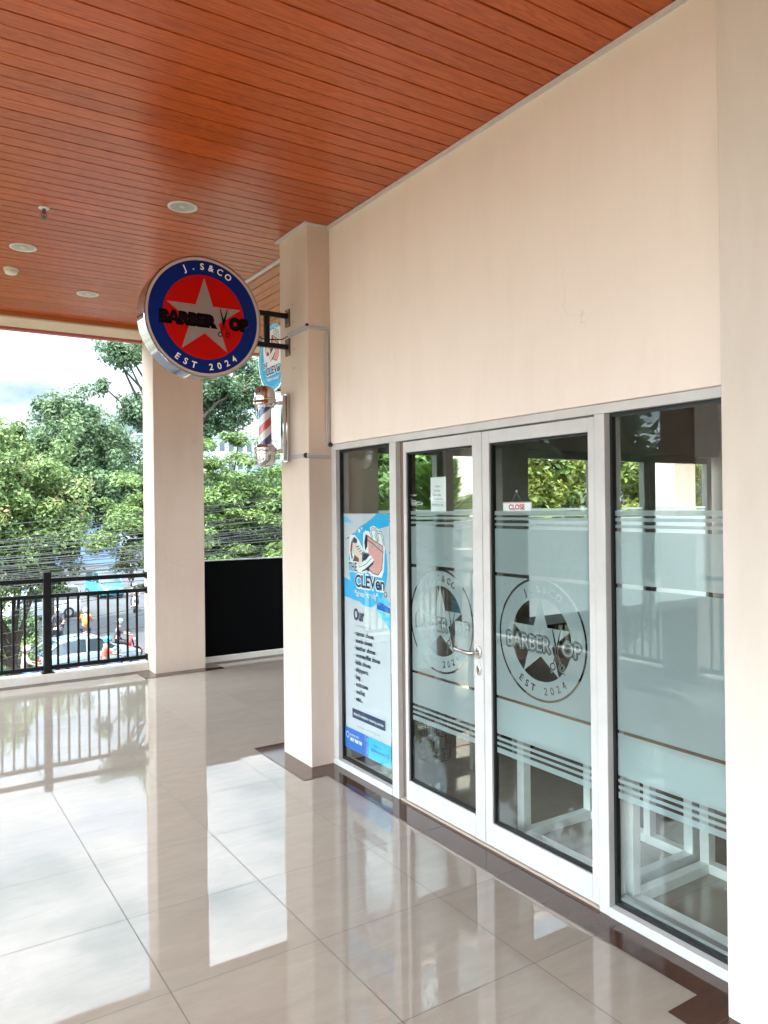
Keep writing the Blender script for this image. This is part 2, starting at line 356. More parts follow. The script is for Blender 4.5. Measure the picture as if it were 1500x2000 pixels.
c3 = ceiling_piece('ceiling_side', 9.2, 15, 5.07, 8.2, 0, .1, WOODY); tag(c3, 'unseen wood plank ceiling added to shade the farthest outer pillar', kind='structure')  # extra piece out of view, added to keep sky light off the farthest pillar
c2 = ceiling_piece('ceiling_side', 2.56, 4.7, 5.07, 8.2, 0, .1, WOODY)  # cut short out of view so more sky light reaches the far window film
tag(c2, 'wood plank ceiling beyond the shop corner', kind='structure')
mb = MB(); mb.box(2.515, 2.54, 1.0, 4.645, CZ-.014, CZ-.001); mb.box(2.53, 2.56, 5.07, 8.2, CZ-.012, CZ-.001)
mb.box(2.347, 2.372, 4.62, 5.095, CZ-.014, CZ-.001); mb.box(2.372, 2.515, 4.62, 4.645, CZ-.014, CZ-.001)
mb.build('ceiling_trim', TRIMW, c1)

# ================================================================== WALLS AND PILLARS
def wall(name, label, boxes, m=None, cat='wall', bev=.004, group=None):
    mb = MB()
    for b in boxes: mb.box(*b, bev=bev)
    o = mb.build(name, m or PAINT); return tag(o, label, cat, group)
wall('shop_wall', 'wide cream painted wall above the glass shop front', [(2.54, 2.68, 1.592, 4.645, 2.163, CZ)])
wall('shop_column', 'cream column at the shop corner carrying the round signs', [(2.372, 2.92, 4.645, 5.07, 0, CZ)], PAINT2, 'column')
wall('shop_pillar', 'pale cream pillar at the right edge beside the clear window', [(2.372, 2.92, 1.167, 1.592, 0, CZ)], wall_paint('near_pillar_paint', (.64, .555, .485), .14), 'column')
wall('light_blocking_wall', 'unseen cream wall added behind the photographer to block light', [(-1.34, 2.372, -3.4, -3.2, 0, CZ)])  # added out of view, keeps light from behind off the column fronts
wall('near_wall', 'cream wall beyond the right edge pillar', [(2.54, 2.68, -6.5, 1.167, 0, CZ)])
PX = [2.377, 6.62, 10.98]
PL = ['cream pillar standing between the black railing and the black panel wall', 'cream outer pillar behind the palm, seen through the left door', 'cream outer pillar seen through the clear window, farthest right']
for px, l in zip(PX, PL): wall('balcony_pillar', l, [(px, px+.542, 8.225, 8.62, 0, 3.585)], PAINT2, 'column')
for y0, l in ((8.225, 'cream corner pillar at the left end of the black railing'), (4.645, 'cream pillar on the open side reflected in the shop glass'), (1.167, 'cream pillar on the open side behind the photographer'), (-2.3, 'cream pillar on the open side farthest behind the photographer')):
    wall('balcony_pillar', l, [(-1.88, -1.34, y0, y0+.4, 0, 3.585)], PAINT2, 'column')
# edge beams
mb = MB(); mb.box(-1.9, 15, 8.2, 8.62, 3.585, 4.2, bev=.004)
bm_ = thing('edge_beam', 'cream beam above the railing with a thin red edge', 'beam')
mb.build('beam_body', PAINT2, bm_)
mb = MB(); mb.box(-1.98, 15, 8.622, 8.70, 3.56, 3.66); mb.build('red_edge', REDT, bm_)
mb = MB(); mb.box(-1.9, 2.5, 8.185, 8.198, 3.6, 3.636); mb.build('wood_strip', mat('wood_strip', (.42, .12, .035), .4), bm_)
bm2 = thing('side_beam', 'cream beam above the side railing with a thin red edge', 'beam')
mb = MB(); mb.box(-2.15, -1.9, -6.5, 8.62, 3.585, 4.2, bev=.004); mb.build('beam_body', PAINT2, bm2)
mb = MB(); mb.box(-2.23, -2.152, -6.5, 8.7, 3.56, 3.66); mb.build('red_edge', REDT, bm2)
# kerbs under railings
KERB = wall_paint('kerb_paint', (.70, .65, .58), .2)
wall('railing_kerb', 'low cream kerb under the street side railing', [(-1.34, 2.377, 8.475, 8.62, 0, .085)], KERB, 'kerb')
wall('railing_kerb', 'low cream kerb under the side railing in the glass reflection', [(-1.49, -1.345, -6.5, 8.225, 0, .085)], KERB, 'kerb')
bw = thing('parapet', 'solid black parapet panel between the pillars on a low cream kerb', 'parapet')
for a, b in ((2.919, 6.62), (7.162, 10.98), (11.522, 15)):
    mb = MB(); mb.box(a, b, 8.50, 8.56, .062, 1.14, bev=.003); mb.build('panel', BLACKW, bw)
    mb = MB(); mb.box(a, b, 8.46, 8.60, 0, .062, bev=.004); mb.build('kerb', KERB, bw)
    mb = MB(); mb.box(a, b, 8.49, 8.57, 1.14, 1.15); mb.build('top_strip', ALU, bw)

# railings
def railing(name, label, axis, fixed, a0, a1, posts, anchor):
    # axis 0: runs along X at Y=fixed ; axis 1: runs along Y at X=fixed
    t = thing(name, label, 'railing', (anchor if axis == 0 else fixed, fixed if axis == 0 else anchor, 0))
    ox, oy = t.location.x, t.location.y
    def bx(mb, p0, p1, hw, z0, z1, bev=.002):
        if axis == 0: mb.box(p0-ox, p1-ox, -hw, hw, z0, z1, bev=bev)
        else: mb.box(-hw, hw, p0-oy, p1-oy, z0, z1, bev=bev)
    segs = [a0]+[q for p in posts for q in (p-.0375, p+.0375)]+[a1]
    for z0, z1, hw, nm in ((1.003, 1.046, .024, 'top_rail'), (.845, .883, .019, 'middle_rail'), (.118, .158, .019, 'bottom_rail')):
        mb = MB()
        for i in range(0, len(segs), 2): bx(mb, segs[i], segs[i+1], hw, z0, z1)
        mb.build(nm, BLACK, t)
    for p in posts:
        mb = MB(); bx(mb, p-.0375, p+.0375, .0375, .095, 1.112, .004); bx(mb, p-.06, p+.06, .055, .086, .095, .002)
        mb.build('post', BLACK, t)
    cuts = [a0]+list(posts)+[a1]
    for i in range(len(cuts)-1):
        lo, hi = cuts[i], cuts[i+1]; n = round((hi-lo)/.1)
        for k in range(1, n):
            p = lo+(hi-lo)*k/n; mb = MB(); bx(mb, p-.0105, p+.0105, .0105, .158, .845, .001); mb.build('baluster', BLACK, t)
    for a in (a0, a1):
        for zz in (1.025, .864, .138):
            mb = MB(); d = .006
            if a == a0: bx(mb, a-.004, a+d, .04, zz-.035, zz+.035)
            else: bx(mb, a-d, a+.004, .04, zz-.035, zz+.035)
            mb.build('wall_plate', BLACK, t)
    return t
railing('railing', 'black metal balcony railing ending at the cream pillar on the street side', 0, 8.545, -1.335, 2.372, [.33, 1.378], .5)
for a, b, l in ((5.05, 8.22, 'black side railing on the open side beyond the reflected pillar'), (1.572, 4.64, 'black side railing reflected in the clear window'), (-1.895, 1.162, 'black side railing section behind the photographer')):
    railing('railing', l, 1, -1.415, a, b, [(a+b)/2], (a+b)/2)

# ================================================================== SHOP FRONT
XF = 2.54
sf = thing('shopfront_frame', 'white aluminium frame surrounding the glass doors and side windows', 'door frame', (XF, 3.0, 0))
def part(name, m, parent, boxes, bev=.0015, smooth=False):
    mb = MB(); o = parent.location if parent else Vector((0, 0, 0))
    mb.M = Matrix.Translation(-o)
    for b in boxes: mb.box(*b, bev=bev)
    return mb.build(name, m, parent)
part('head', WHITE, sf, [(XF, XF+.10, 1.592, 4.64, 2.12, 2.16)])
part('sill', WHITE, sf, [(XF-.005, XF+.10, 3.915, 4.64, .004, .045)])
part('sill', WHITE, sf, [(XF-.005, XF+.10, 1.592, 2.2485, .004, .045)])
part('threshold', mat('threshold', (.42, .33, .27), .45), sf, [(XF+.002, XF+.10, 2.31, 3.835, .004, .016)])
part('jamb', WHITE, sf, [(XF+.001, XF+.10, 4.58, 4.643, .046, 2.119)])
part('mullion', WHITE, sf, [(XF-.002, XF+.10, 3.845, 3.915, .004, 2.119)])
part('mullion', WHITE, sf, [(XF-.002, XF+.10, 2.249, 2.305, .004, 2.119)])
part('recess', BRECESS, sf, [(XF+.03, XF+.098, 3.782, 3.844, .017, 2.119)])
part('recess', BRECESS, sf, [(XF+.025, XF+.098, 2.306, 2.31, .017, 2.119)])
def window(label, y0, y1, name='shop_window'):
    t = thing(name, label, 'window', (XF+.05, (y0+y1)/2, .046))
    part('gasket', GASK, t, [(XF+.03, XF+.055, y0+.001, y0+.012, .046, 2.119), (XF+.03, XF+.055, y1-.012, y1-.001, .046, 2.119), (XF+.03, XF+.055, y0+.012, y1-.012, .046, .062), (XF+.03, XF+.055, y0+.012, y1-.012, 2.105, 2.119)], 0)
    part('pane', GLASS, t, [(XF+.038, XF+.044, y0+.012, y1-.012, .062, 2.105)], 0)
    return t
wl = window('narrow clear side window beside the corner column, behind the blue poster', 3.916, 4.579)
wr = window('wide fixed window with frosted bands beside the right edge pillar', 1.62, 2.248)
part('gasket_bar', ALU, wr, [(XF+.056, XF+.09, 1.60, 2.247, .046, .075)])
def door(label, y0, y1, hinge_left, gy0, gy1):
    t = thing('glass_door', label, 'door', (XF+.03, (y0+y1)/2, .02))
    X0, X1 = XF+.006, XF+.05
    part('stile', WHITE, t, [(X0, X1, gy1, y1, .022, 2.112)]); part('stile', WHITE, t, [(X0, X1, y0, gy0, .022, 2.112)])
    part('top_rail', WHITE, t, [(X0, X1, gy0+.0005, gy1-.0005, 2.05, 2.112)]); part('bottom_rail', WHITE, t, [(X0, X1, gy0+.0005, gy1-.0005, .022, .138)])
    part('gasket', GASK, t, [(X0+.010, X1-.008, gy1-.011, gy1-.0005, .138, 2.05), (X0+.010, X1-.008, gy0+.0005, gy0+.005, .138, 2.05), (X0+.010, X1-.008, gy0+.005, gy1-.011, .138, .150), (X0+.010, X1-.008, gy0+.005, gy1-.011, 2.04, 2.05)], 0)
    part('pane', GLASS, t, [(X0+.018, X0+.024, gy0+.005, gy1-.011, .150, 2.04)], 0)
    return t
dl = door('left glass door leaf with the paper note and the lever handle', 3.064, 3.778, True, 3.140, 3.750)
dr = door('right glass door leaf with the hanging red lettered sign', 2.312, 3.060, False, 2.349, 3.006)
# lever handle and keyhole on the left leaf
mb = MB(); mb.M = Matrix.Translation(-dl.location)
hx, hy, hz = XF+.006, 3.098, .985
hm = MB(); hm.M = mb.M
hm.lathe([(.0, 0), (.021, 0), (.021, .008), (.017, .012), (0, .012)], 24, 0, Matrix.Translation((hx, hy, hz)) @ Matrix.Rotation(R(-90), 4, 'Y') @ Matrix.Diagonal((1.5, 1, 1, 1)))
hm.tube([(hx-.01, hy, hz), (hx-.045, hy, hz), (hx-.058, hy+.012, hz), (hx-.06, hy+.05, hz+.002), (hx-.06, hy+.125, hz+.004), (hx-.052, hy+.138, hz+.004), (hx-.04, hy+.142, hz+.004)], .0095, 12)
hd = hm.build('lever_handle', STEEL, dl, True)
hm = MB(); hm.M = mb.M
hm.lathe([(.0, 0), (.017, 0), (.017, .006), (.013, .009), (0, .009)], 24, 0, Matrix.Translation((hx, hy, .895)) @ Matrix.Rotation(R(-90), 4, 'Y') @ Matrix.Diagonal((1.6, 1, 1, 1)))
kp = hm.build('keyhole_plate', STEEL, dl, True)
hm = MB(); hm.M = mb.M; hm.box(hx-.011, hx-.0085, hy-.003, hy+.003, .88, .905); hm.build('keyhole', GASK, kp)

# ------------------------------------------------------------------ lettering
_tc = {}
def text2d(s, size=1.0, bold=0.0):
    """2D triangles of a text line: verts (n,2), faces, width"""
    k = (s, bold)
    if k not in _tc:
        cu = bpy.data.curves.new('t', 'FONT'); cu.body = s; cu.size = 1; cu.offset = bold; cu.resolution_u = 4
        o = bpy.data.objects.new('t', cu); COL.objects.link(o)
        dg = bpy.context.evaluated_depsgraph_get(); me = o.evaluated_get(dg).to_mesh()
        vs = np.array([(v.co.x, v.co.y) for v in me.vertices]) if len(me.vertices) else np.zeros((0, 2))
        fs = [tuple(p.vertices) for p in me.polygons]
        o.evaluated_get(dg).to_mesh_clear(); bpy.data.objects.remove(o); bpy.data.curves.remove(cu)
        _tc[k] = (vs, fs)
    vs, fs = _tc[k]
    return vs*size, fs
class Art:
    """flat printed art on a plane: origin, u axis, v axis, n normal; layers 0.35 mm apart"""
    def __init__(s, o, u, v, n): s.o, s.u, s.v, s.n = map(Vector, (o, u, v, n)); s.mb = MB(); s.mats = []; s.k = 0; s.step = .0001
    def mi(s, m):
        if m not in s.mats: s.mats.append(m)
        return s.mats.index(m)
    def P(s, x, y): return tuple(s.o+s.u*x+s.v*y+s.n*(s.k*s.step))
    def tri(s, vs, fs, m, newlayer=True):
        if newlayer: s.k += 1
        flip = s.u.cross(s.v).dot(s.n) < 0
        s.mb.add([s.P(x, y) for x, y in vs], [f[::-1] if flip else f for f in fs], s.mi(m))
    def poly(s, pts, m, nl=True):
        ts = tessellate_polygon([[Vector((x, y, 0)) for x, y in pts]])
        fs = []
        for a, b, c in ts:
            A, B, C = (Vector((*pts[i], 0)) for i in (a, b, c))
            fs.append((a, b, c) if (B-A).cross(C-A).z > 0 else (a, c, b))
        s.tri(pts, fs, m, nl)
    def disc(s, x, y, r, m, n=64, nl=True, sy=1):
        s.poly([(x+r*math.cos(2*math.pi*k/n), y+sy*r*math.sin(2*math.pi*k/n)) for k in range(n)], m, nl)
    def ring(s, x, y, r0, r1, m, n=64, nl=True):
        vs = []; fs = []
        for k in range(n):
            a = 2*math.pi*k/n; vs += [(x+r0*math.cos(a), y+r0*math.sin(a)), (x+r1*math.cos(a), y+r1*math.sin(a))]
            j = (k+1) % n; fs.append((2*k, 2*k+1, 2*j+1, 2*j))
        s.tri(vs, fs, m, nl)
    def stroke(s, pts, wd, m, nl=True):
        if nl: s.k += 1
        for a, b in zip(pts[:-1], pts[1:]):
            a = Vector(a); b = Vector(b); d = b-a
            if d.length < 1e-6: continue
            d.normalize(); p = Vector((-d.y, d.x))*wd/2
            e = d*wd*.25
            q = [a-e-p, b+e-p, b+e+p, a-e+p]; s.tri([tuple(x) for x in q], [(0, 1, 2, 3)], m, False)
    def text(s, t, x, y, h, m, width=None, bold=.0, ang=0, nl=True, align='L', xs=1.0):
        vs, fs = text2d(t, h/.7, bold)
        if len(vs) == 0: return
        w0 = vs[:, 0].max()-vs[:, 0].min(); vs = vs.copy(); vs[:, 0] -= vs[:, 0].min()
        if width: vs[:, 0] *= width/w0; w0 = width
        else: vs[:, 0] *= xs; w0 *= xs
        if align == 'C': vs[:, 0] -= w0/2
        ca, sa = math.cos(ang), math.sin(ang)
        s.tri([(x+a*ca-b*sa, y+a*sa+b*ca) for a, b in vs], fs, m, nl)
    def arc(s, t, cx, cy, r, a0, a1, h, m, bold=0, top=True, nl=True):
        if nl: s.k += 1
        n = len(t)
        for i, ch in enumerate(t):
            if ch == ' ': continue
            a = a0+(a1-a0)*i/(n-1)
            if top: s.text(ch, cx+r*math.cos(a), cy+r*math.sin(a), h, m, bold=bold, ang=a-math.pi/2, nl=False, align='C')
            else: s.text(ch, cx+(r)*math.cos(a), cy+(r)*math.sin(a), h, m, bold=bold, ang=a+math.pi/2, nl=False, align='C')
    def build(s, name, parent=None):
        if parent: 
            inv = -parent.location; s.mb.v = [tuple(Vector(v)+inv) for v in s.mb.v]
        return s.mb.build(name, s.mats, parent)
def star(r, rot=math.pi/2, inner=.382, cx=0, cy=0):
    return [(cx+(r if k % 2 == 0 else r*inner)*math.cos(rot+k*math.pi/5), cy+(r if k % 2 == 0 else r*inner)*math.sin(rot+k*math.pi/5)) for k in range(10)]

# frosted film with the clear-cut logo, rasterised to 2 mm cells
RES = .002
def raster(shape, x0, y0, vs, fs, mask, val=True):
    for f in fs:
        P = [vs[i] for i in f]
        for k in range(1, len(P)-1):
            t3 = np.array([P[0], P[k], P[k+1]])
            mn = np.floor((t3.min(0)-(x0, y0))/RES).astype(int); mxx = np.ceil((t3.max(0)-(x0, y0))/RES).astype(int)
            i0, j0 = max(mn[0], 0), max(mn[1], 0); i1, j1 = min(mxx[0]+1, shape[1]), min(mxx[1]+1, shape[0])
            if i1 <= i0 or j1 <= j0: continue
            X, Y = np.meshgrid(x0+(np.arange(i0, i1)+.5)*RES, y0+(np.arange(j0, j1)+.5)*RES)
            a, b, c_ = t3
            d1 = (X-a[0])*(b[1]-a[1])-(Y-a[1])*(b[0]-a[0]); d2 = (X-b[0])*(c_[1]-b[1])-(Y-b[1])*(c_[0]-b[0]); d3 = (X-c_[0])*(a[1]-c_[1])-(Y-c_[1])*(a[0]-c_[0])
            ins = ((d1 >= 0) & (d2 >= 0) & (d3 >= 0)) | ((d1 <= 0) & (d2 <= 0) & (d3 <= 0))
            mask[j0:j1, i0:i1][ins] = val
def dil(m, n):
    for _ in range(n):
        a = m.copy(); a[1:] |= m[:-1]; a[:-1] |= m[1:]; a[:, 1:] |= m[:, :-1]; a[:, :-1] |= m[:, 1:]; m = a
    return m
def logo_mask():
    n = int(.62/RES); c0 = -.31; mask = np.ones((n, n), bool)
    X, Y = np.meshgrid(c0+(np.arange(n)+.5)*RES, c0+(np.arange(n)+.5)*RES); r = np.hypot(X, Y)
    mask[(r > .279) & (r < .290)] = False
    mask[r < .195] = False
    st = star(.200); m = np.zeros((n, n), bool)
    raster(m.shape, c0, c0, [(0, 0)]+st, [(0, i+1, (i+1) % 10+1) for i in range(10)], m); mask[m] = True
    def glyph(ch, x, y, h, ang, width=None, bold=.02):
        vs, fs = text2d(ch, h/.7, bold); vs = vs.copy(); vs[:, 0] -= vs[:, 0].min(); w0 = vs[:, 0].max()
        if width: vs[:, 0] *= width/w0; w0 = width
        if ang is not None: vs[:, 0] -= w0/2
        ca, sa = math.cos(ang or 0), math.sin(ang or 0)
        return [(x+a*ca-b*sa, y+a*sa+b*ca) for a, b in vs], fs
    t = 'J.S&CO'
    for i, ch in enumerate(t):
        a = R(116-(116-60)*i/5); v, f = glyph(ch, .222*math.cos(a), .222*math.sin(a), .034, a-math.pi/2); m = np.zeros((n, n), bool); raster(m.shape, c0, c0, v, f, m); mask[m] = False
    t = 'EST 2024'
    for i, ch in enumerate(t):
        if ch == ' ': continue
        a = R(236+(308-236)*i/7); v, f = glyph(ch, .255*math.cos(a), .255*math.sin(a), .034, a+math.pi/2); m = np.zeros((n, n), bool); raster(m.shape, c0, c0, v, f, m); mask[m] = False
    m = np.zeros((n, n), bool)
    for s_, x, wd in (('BARBER', -.232, .295), ('OP', .138, .115)):
        v, f = glyph(s_, x, -.052, .066, None, wd, .012); raster(m.shape, c0, c0, v, f, m)
    d1 = dil(m, 2); d2 = dil(d1, 1); d3 = dil(d2, 2)
    mask[d3] = False; mask[d2] = True; mask[d1] = False; mask[m] = True
    # inner clear line in the letters comes from the outline pair above; now the scissors
    sc = np.zeros((n, n), bool)
    def seg(a, b, wa, wb):
        a = np.array(a); b = np.array(b); d = (b-a)/np.linalg.norm(b-a); p = np.array((-d[1], d[0]))
        q = [tuple(a+p*wa), tuple(b+p*wb), tuple(b-p*wb), tuple(a-p*wa)]; raster(sc.shape, c0, c0, q, [(0, 1, 2, 3)], sc)
    seg((.078, .06), (.105, -.045), .0025, .006); seg((.130, .062), (.100, -.045), .0025, .006)
    seg((.100, -.045), (.082, -.095), .004, .003); seg((.103, -.045), (.128, -.095), .004, .003)
    for cx, cy in ((.078, -.112), (.135, -.110)):
        rr = np.hypot(X-cx, Y-cy); sc |= (rr < .018) & (rr > .012)
    seg((.072, -.13), (.068, -.142), .003, .002); seg((.142, -.128), (.152, -.142), .003, .002)
    halo = dil(sc, 1)
    mask[halo] = True
    mask[sc] = False
    return mask, c0
LM, LC0 = logo_mask()
def film(parent, y0, y1, X, zbands, logo=None, name='frosted_film'):
    """sheet in plane X; logo=(yc,zc). local u runs to -Y (reads correctly from the walkway)"""
    mb = MB(); o = parent.location
    def rect(ya, yb, za, zb): mb.add([(X-o.x, ya-o.y, za-o.z), (X-o.x, yb-o.y, za-o.z), (X-o.x, yb-o.y, zb-o.z), (X-o.x, ya-o.y, zb-o.z)], [(0, 3, 2, 1)])
    for za, zb in zbands:
        if logo and za < logo[1] < zb:
            yc, zc = logo; h = .31
            rect(y0, max(y0, yc-h), za, zb)
            if yc+h < y1: rect(yc+h, y1, za, zb)
            if zc-h > za: rect(max(y0, yc-h), min(y1, yc+h), za, zc-h)
            if zb > zc+h: rect(max(y0, yc-h), min(y1, yc+h), zc+h, zb)
            n = LM.shape[0]
            # merge runs, then equal runs vertically
            open_ = {}
            def flush(key, j0, j1):
                i0, i1 = key
                ya, yb = yc-(LC0+i1*RES), yc-(LC0+i0*RES)
                ya, yb = max(ya, y0), min(yb, y1)
                z0_, z1_ = max(za, zc+LC0+j0*RES), min(zb, zc+LC0+j1*RES)
                if yb > ya and z1_ > z0_: rect(ya, yb, z0_, z1_)
            for j in range(n+1):
                runs = set()
                if j < n:
                    row = LM[j].astype(np.int8); d = np.diff(np.concatenate(([0], row, [0]))); s_ = np.where(d == 1)[0]; e_ = np.where(d == -1)[0]
                    runs = set(zip(s_.tolist(), e_.tolist()))
                for k in list(open_):
                    if k not in runs: flush(k, open_.pop(k), j)
                for k in runs:
                    if k not in open_: open_[k] = j
        else: rect(y0, y1, za, zb)
    return mb.build(name, FILM, parent)
STR_T = [(1.688, 1.709), (1.664, 1.678), (1.637, 1.650), (1.406, 1.622)]
STR_B = [(.578, .592), (.551, .565), (.512, .538)]
BANDS = STR_T+[(.797, 1.389), (.607, .783)]+STR_B
BANDS = [(CH-(CH-a)*1.013, CH-(CH-b)*1.013) for a, b in BANDS]; XFILM = XF+.0315
film(dl, 3.146, 3.738, XFILM, BANDS, (3.462, 1.100))
film(dr, 2.355, 2.994, XFILM, BANDS, (2.677, 1.103))
film(wr, 1.633, 2.235, XF+.0455, BANDS)

# ------------------------------------------------------------------ poster
NAVY = flat('navy_ink', (.012, .03, .09)); CY = flat('cyan_ink', (.02, .42, .78)); CY2 = flat('light_cyan_ink', (.12, .58, .85)); BL = flat('blue_ink', (.01, .13, .5))
PW = mat('poster_white', (.58, .58, .62), .4); PK = flat('pink_ink', (.78, .36, .33)); WH = flat('white_ink', (.85, .85, .86)); MAR = flat('maroon_ink', (.16, .03, .04)); CRM = flat('cream_ink', (.8, .66, .55)); GRY = flat('grey_ink', (.3, .34, .42)); BK = flat('black_ink', (.008, .008, .01))
def shoe_bag(A, tx):
    """artwork in tx() coordinates"""
    q = lambda pts: [tx(x, y) for x, y in pts]
    A.poly(q([(230, 560), (330, 540), (420, 640), (520, 860), (560, 900), (640, 880), (700, 960), (760, 1040), (700, 1150), (560, 1290), (400, 1290), (330, 1120), (250, 1100), (220, 900)]), WH)
    A.poly(q([(510, 500), (560, 450), (640, 470), (650, 380), (720, 350), (800, 410), (850, 470), (870, 640), (920, 760), (900, 1180), (860, 1340), (640, 1320), (560, 1200), (500, 900)]), WH, False)
    A.poly(q([(560, 520), (600, 545), (590, 760), (550, 840), (530, 680)]), BK)
    A.poly(q([(590, 560), (700, 620), (880, 740), (885, 1000), (860, 1190), (790, 1295), (650, 1240), (615, 1180), (610, 800)]), PK, False)
    for xo, yo in ((0, 0), (95, 60)):
        A.stroke(q([(680+xo, 740+yo), (680+xo, 560+yo), (650+xo, 480+yo), (690+xo, 410+yo), (750+xo, 420+yo), (790+xo, 520+yo), (800+xo, 640+yo)]), .017, BK)
        A.stroke(q([(680+xo, 740+yo), (680+xo, 560+yo), (650+xo, 480+yo), (690+xo, 410+yo), (750+xo, 420+yo), (790+xo, 520+yo), (800+xo, 640+yo)]), .009, WH)
    A.stroke(q([(600, 550), (720, 640), (885, 740), (890, 860), (700, 700), (600, 640)]), .005, BK)
    A.stroke(q([(620, 1210), (690, 1270), (790, 1295), (860, 1180), (885, 860)]), .005, BK, False)
    A.poly(q([(280, 640), (380, 700), (430, 820), (520, 900), (480, 1080), (430, 1180), (410, 1180), (420, 1010), (330, 940), (280, 900)]), CRM)
    A.poly(q([(300, 610), (340, 590), (390, 640), (385, 700), (340, 715), (300, 690)]), NAVY)
    A.poly(q([(290, 620), (300, 700), (275, 900), (300, 1020), (270, 1030), (245, 860), (260, 720)]), MAR, False)
    A.poly(q([(330, 940), (420, 1010), (420, 1080), (290, 1075), (320, 1000)]), MAR, False)
    A.poly(q([(490, 900), (640, 920), (480, 1085)]), NAVY, False)
    for k in range(4): A.stroke(q([(360+k*35, 790+k*45), (430+k*25, 760+k*40)]), .006, NAVY, False)
    A.poly(q([(430, 1180), (640, 925), (690, 950), (715, 1020), (600, 1160), (470, 1262), (420, 1250)]), WH)
    A.poly(q([(460, 1268), (600, 1150), (715, 1025), (700, 1095), (600, 1200), (500, 1262)]), NAVY)
    A.stroke(q([(430, 1185), (560, 1110), (690, 960)]), .004, BK)
po = thing('poster', 'tall blue and white shoe laundry poster in the narrow left window', 'poster', (XF+.052, 4.2, .128))
PWid, PH = .565, 1.565
mb = MB(); mb.box(0, .0015, -.195, .370, 0, PH); mb.build('sheet', PW, po)
A = Art((XF+.0519, 4.57, 1.693), (0, -1, 0), (0, 0, 1), (-1, 0, 0))
def tx(x, y): return ((x-105)/895*PWid, -(y-120)/4760*PH)
qq = lambda pts: [tx(x, y) for x, y in pts]
A.poly(qq([(105, 165), (180, 190), (330, 315), (105, 290)]), CY2)
A.poly(qq([(540, 330), (780, 125), (1000, 125), (1000, 350), (800, 410), (620, 380)]), CY)
A.poly(qq([(105, 1420), (260, 1480), (420, 1560), (560, 1900), (430, 1870), (105, 1810)]), CY)
A.poly(qq([(130, 650), (330, 505), (370, 560), (300, 590)]), BL)
A.poly(qq([(800, 1640), (1000, 1780), (1000, 1860), (800, 1800)]), CY2); A.poly(qq([(760, 1760), (1000, 1890), (1000, 1990), (760, 1950)]), BL, False)
A.poly(qq([(740, 1960), (1000, 2010), (1000, 2300)]), CY2, False)
cx, cy = tx(585, 1130); A.disc(cx, cy, .238, CY, sy=1.12)
A.disc(*tx(430, 460), .012, WH); A.disc(*tx(480, 410), .007, WH, nl=False); A.disc(*tx(520, 760), .018, CY2, nl=False); A.disc(*tx(560, 660), .014, CY2, nl=False)
shoe_bag(A, tx)
for s_, x, y, wd, h in (('THE', 205, 1275, .112, .060), ('CLEVen', 335, 1580, .365, .083)):
    X0, Y0 = tx(x, y)
    A.text(s_, X0, Y0, h, WH, wd, bold=.09); A.text(s_, X0+.002, Y0+.003, h-.006, NAVY, wd-.004, bold=.028)
X0, Y0 = tx(330, 1760); A.text('"clean evenly"', X0, Y0, .034, WH, .29, bold=.05); A.text('"clean evenly"', X0, Y0, .034, GRY, .29, bold=0)
A.ring(*tx(925, 1640), .013, .018, NAVY)
X0, Y0 = tx(180, 0); X0 = .125
zt = lambda t: -t*PH
A.text('Our', X0, zt(.445), .072, NAVY, .135, bold=.045)
A.text('laundry service', X0+.025, zt(.472), .014, GRY, .19, bold=.005)
for i, s_ in enumerate(('canvas shoes', 'suede shoes', 'leather shoes', 'women/flat shoes', 'kids shoes', 'slippers', 'bag', 'suitcase', 'wallet', 'etc.')):
    yy = zt(.510+i*.0305); A.disc(X0+.006, yy+.009, .004, NAVY, 12); A.text(s_, X0+.024, yy, .029, NAVY, .0188*len(s_), bold=.03)
ya, yb = zt(.822), zt(.862)
A.poly([(.10, yb), (.50, yb), (.50, ya), (.10, ya)], NAVY); A.text('deep & complete cleaning service', .118, yb+.022, .017, WH, .365, bold=.01)
A.text('operational everyday', .155, zt(.893), .014, GRY, .29, bold=.0)
ya, yb = zt(.912), zt(1)
A.poly([(0, yb), (.30, yb), (.30, ya), (0, ya)], BL); A.poly([(.30, yb), (PWid, yb), (PWid, ya), (.30, ya)], CY, False)
A.ring(.035, (ya+yb)/2+.02, .016, .021, WH); A.text('more info', .07, (ya+yb)/2+.022, .017, WH, .11, bold=.0); A.text('0857 7000 700', .07, (ya+yb)/2-.012, .020, WH, .15, bold=.035)
A.stroke([(.285, yb+.02), (.285, ya-.015)], .003, WH); A.text('follow us', .36, (ya+yb)/2+.02, .014, NAVY, .09); A.text('@cleven.laundry', .335, (ya+yb)/2-.012, .016, NAVY, .17, bold=.01); A.ring(.53, (ya+yb)/2-.004, .009, .013, NAVY)
A.build('print', po)
# paper note on the left door (inside face)
pn = thing('paper_note', 'white handwritten paper note taped inside the left door above the frosted stripes', 'note', (XF+.036, 3.475, 1.70))
mb = MB(); mb.box(0, .0008, -.071, .071, .0, .197); mb.build('sheet', mat('note_paper', (.78, .77, .77), .7), pn)
A = Art((XF+.0359, 3.546, 1.897), (0, -1, 0), (0, 0, 1), (-1, 0, 0)); INK = flat('pen_ink', (.05, .05, .09))
for t_, x, y, wd in (('Open', .04, -.055, .05), ('Sunday', .03, -.078, .06), ('Saturday', .02, -.102, .08), ('Closed on', .02, -.124, .09), ('08.00-21.00', .012, -.157, .105)):
    A.text(t_, x, y, .012, INK, wd, bold=.0, ang=-.03)
A.stroke([(.004, -.137), (.135, -.139)], .0012, INK); A.stroke([(.06, -.163), (.135, -.165), (.135, -.142)], .0012, INK)
A.build('handwriting', pn)
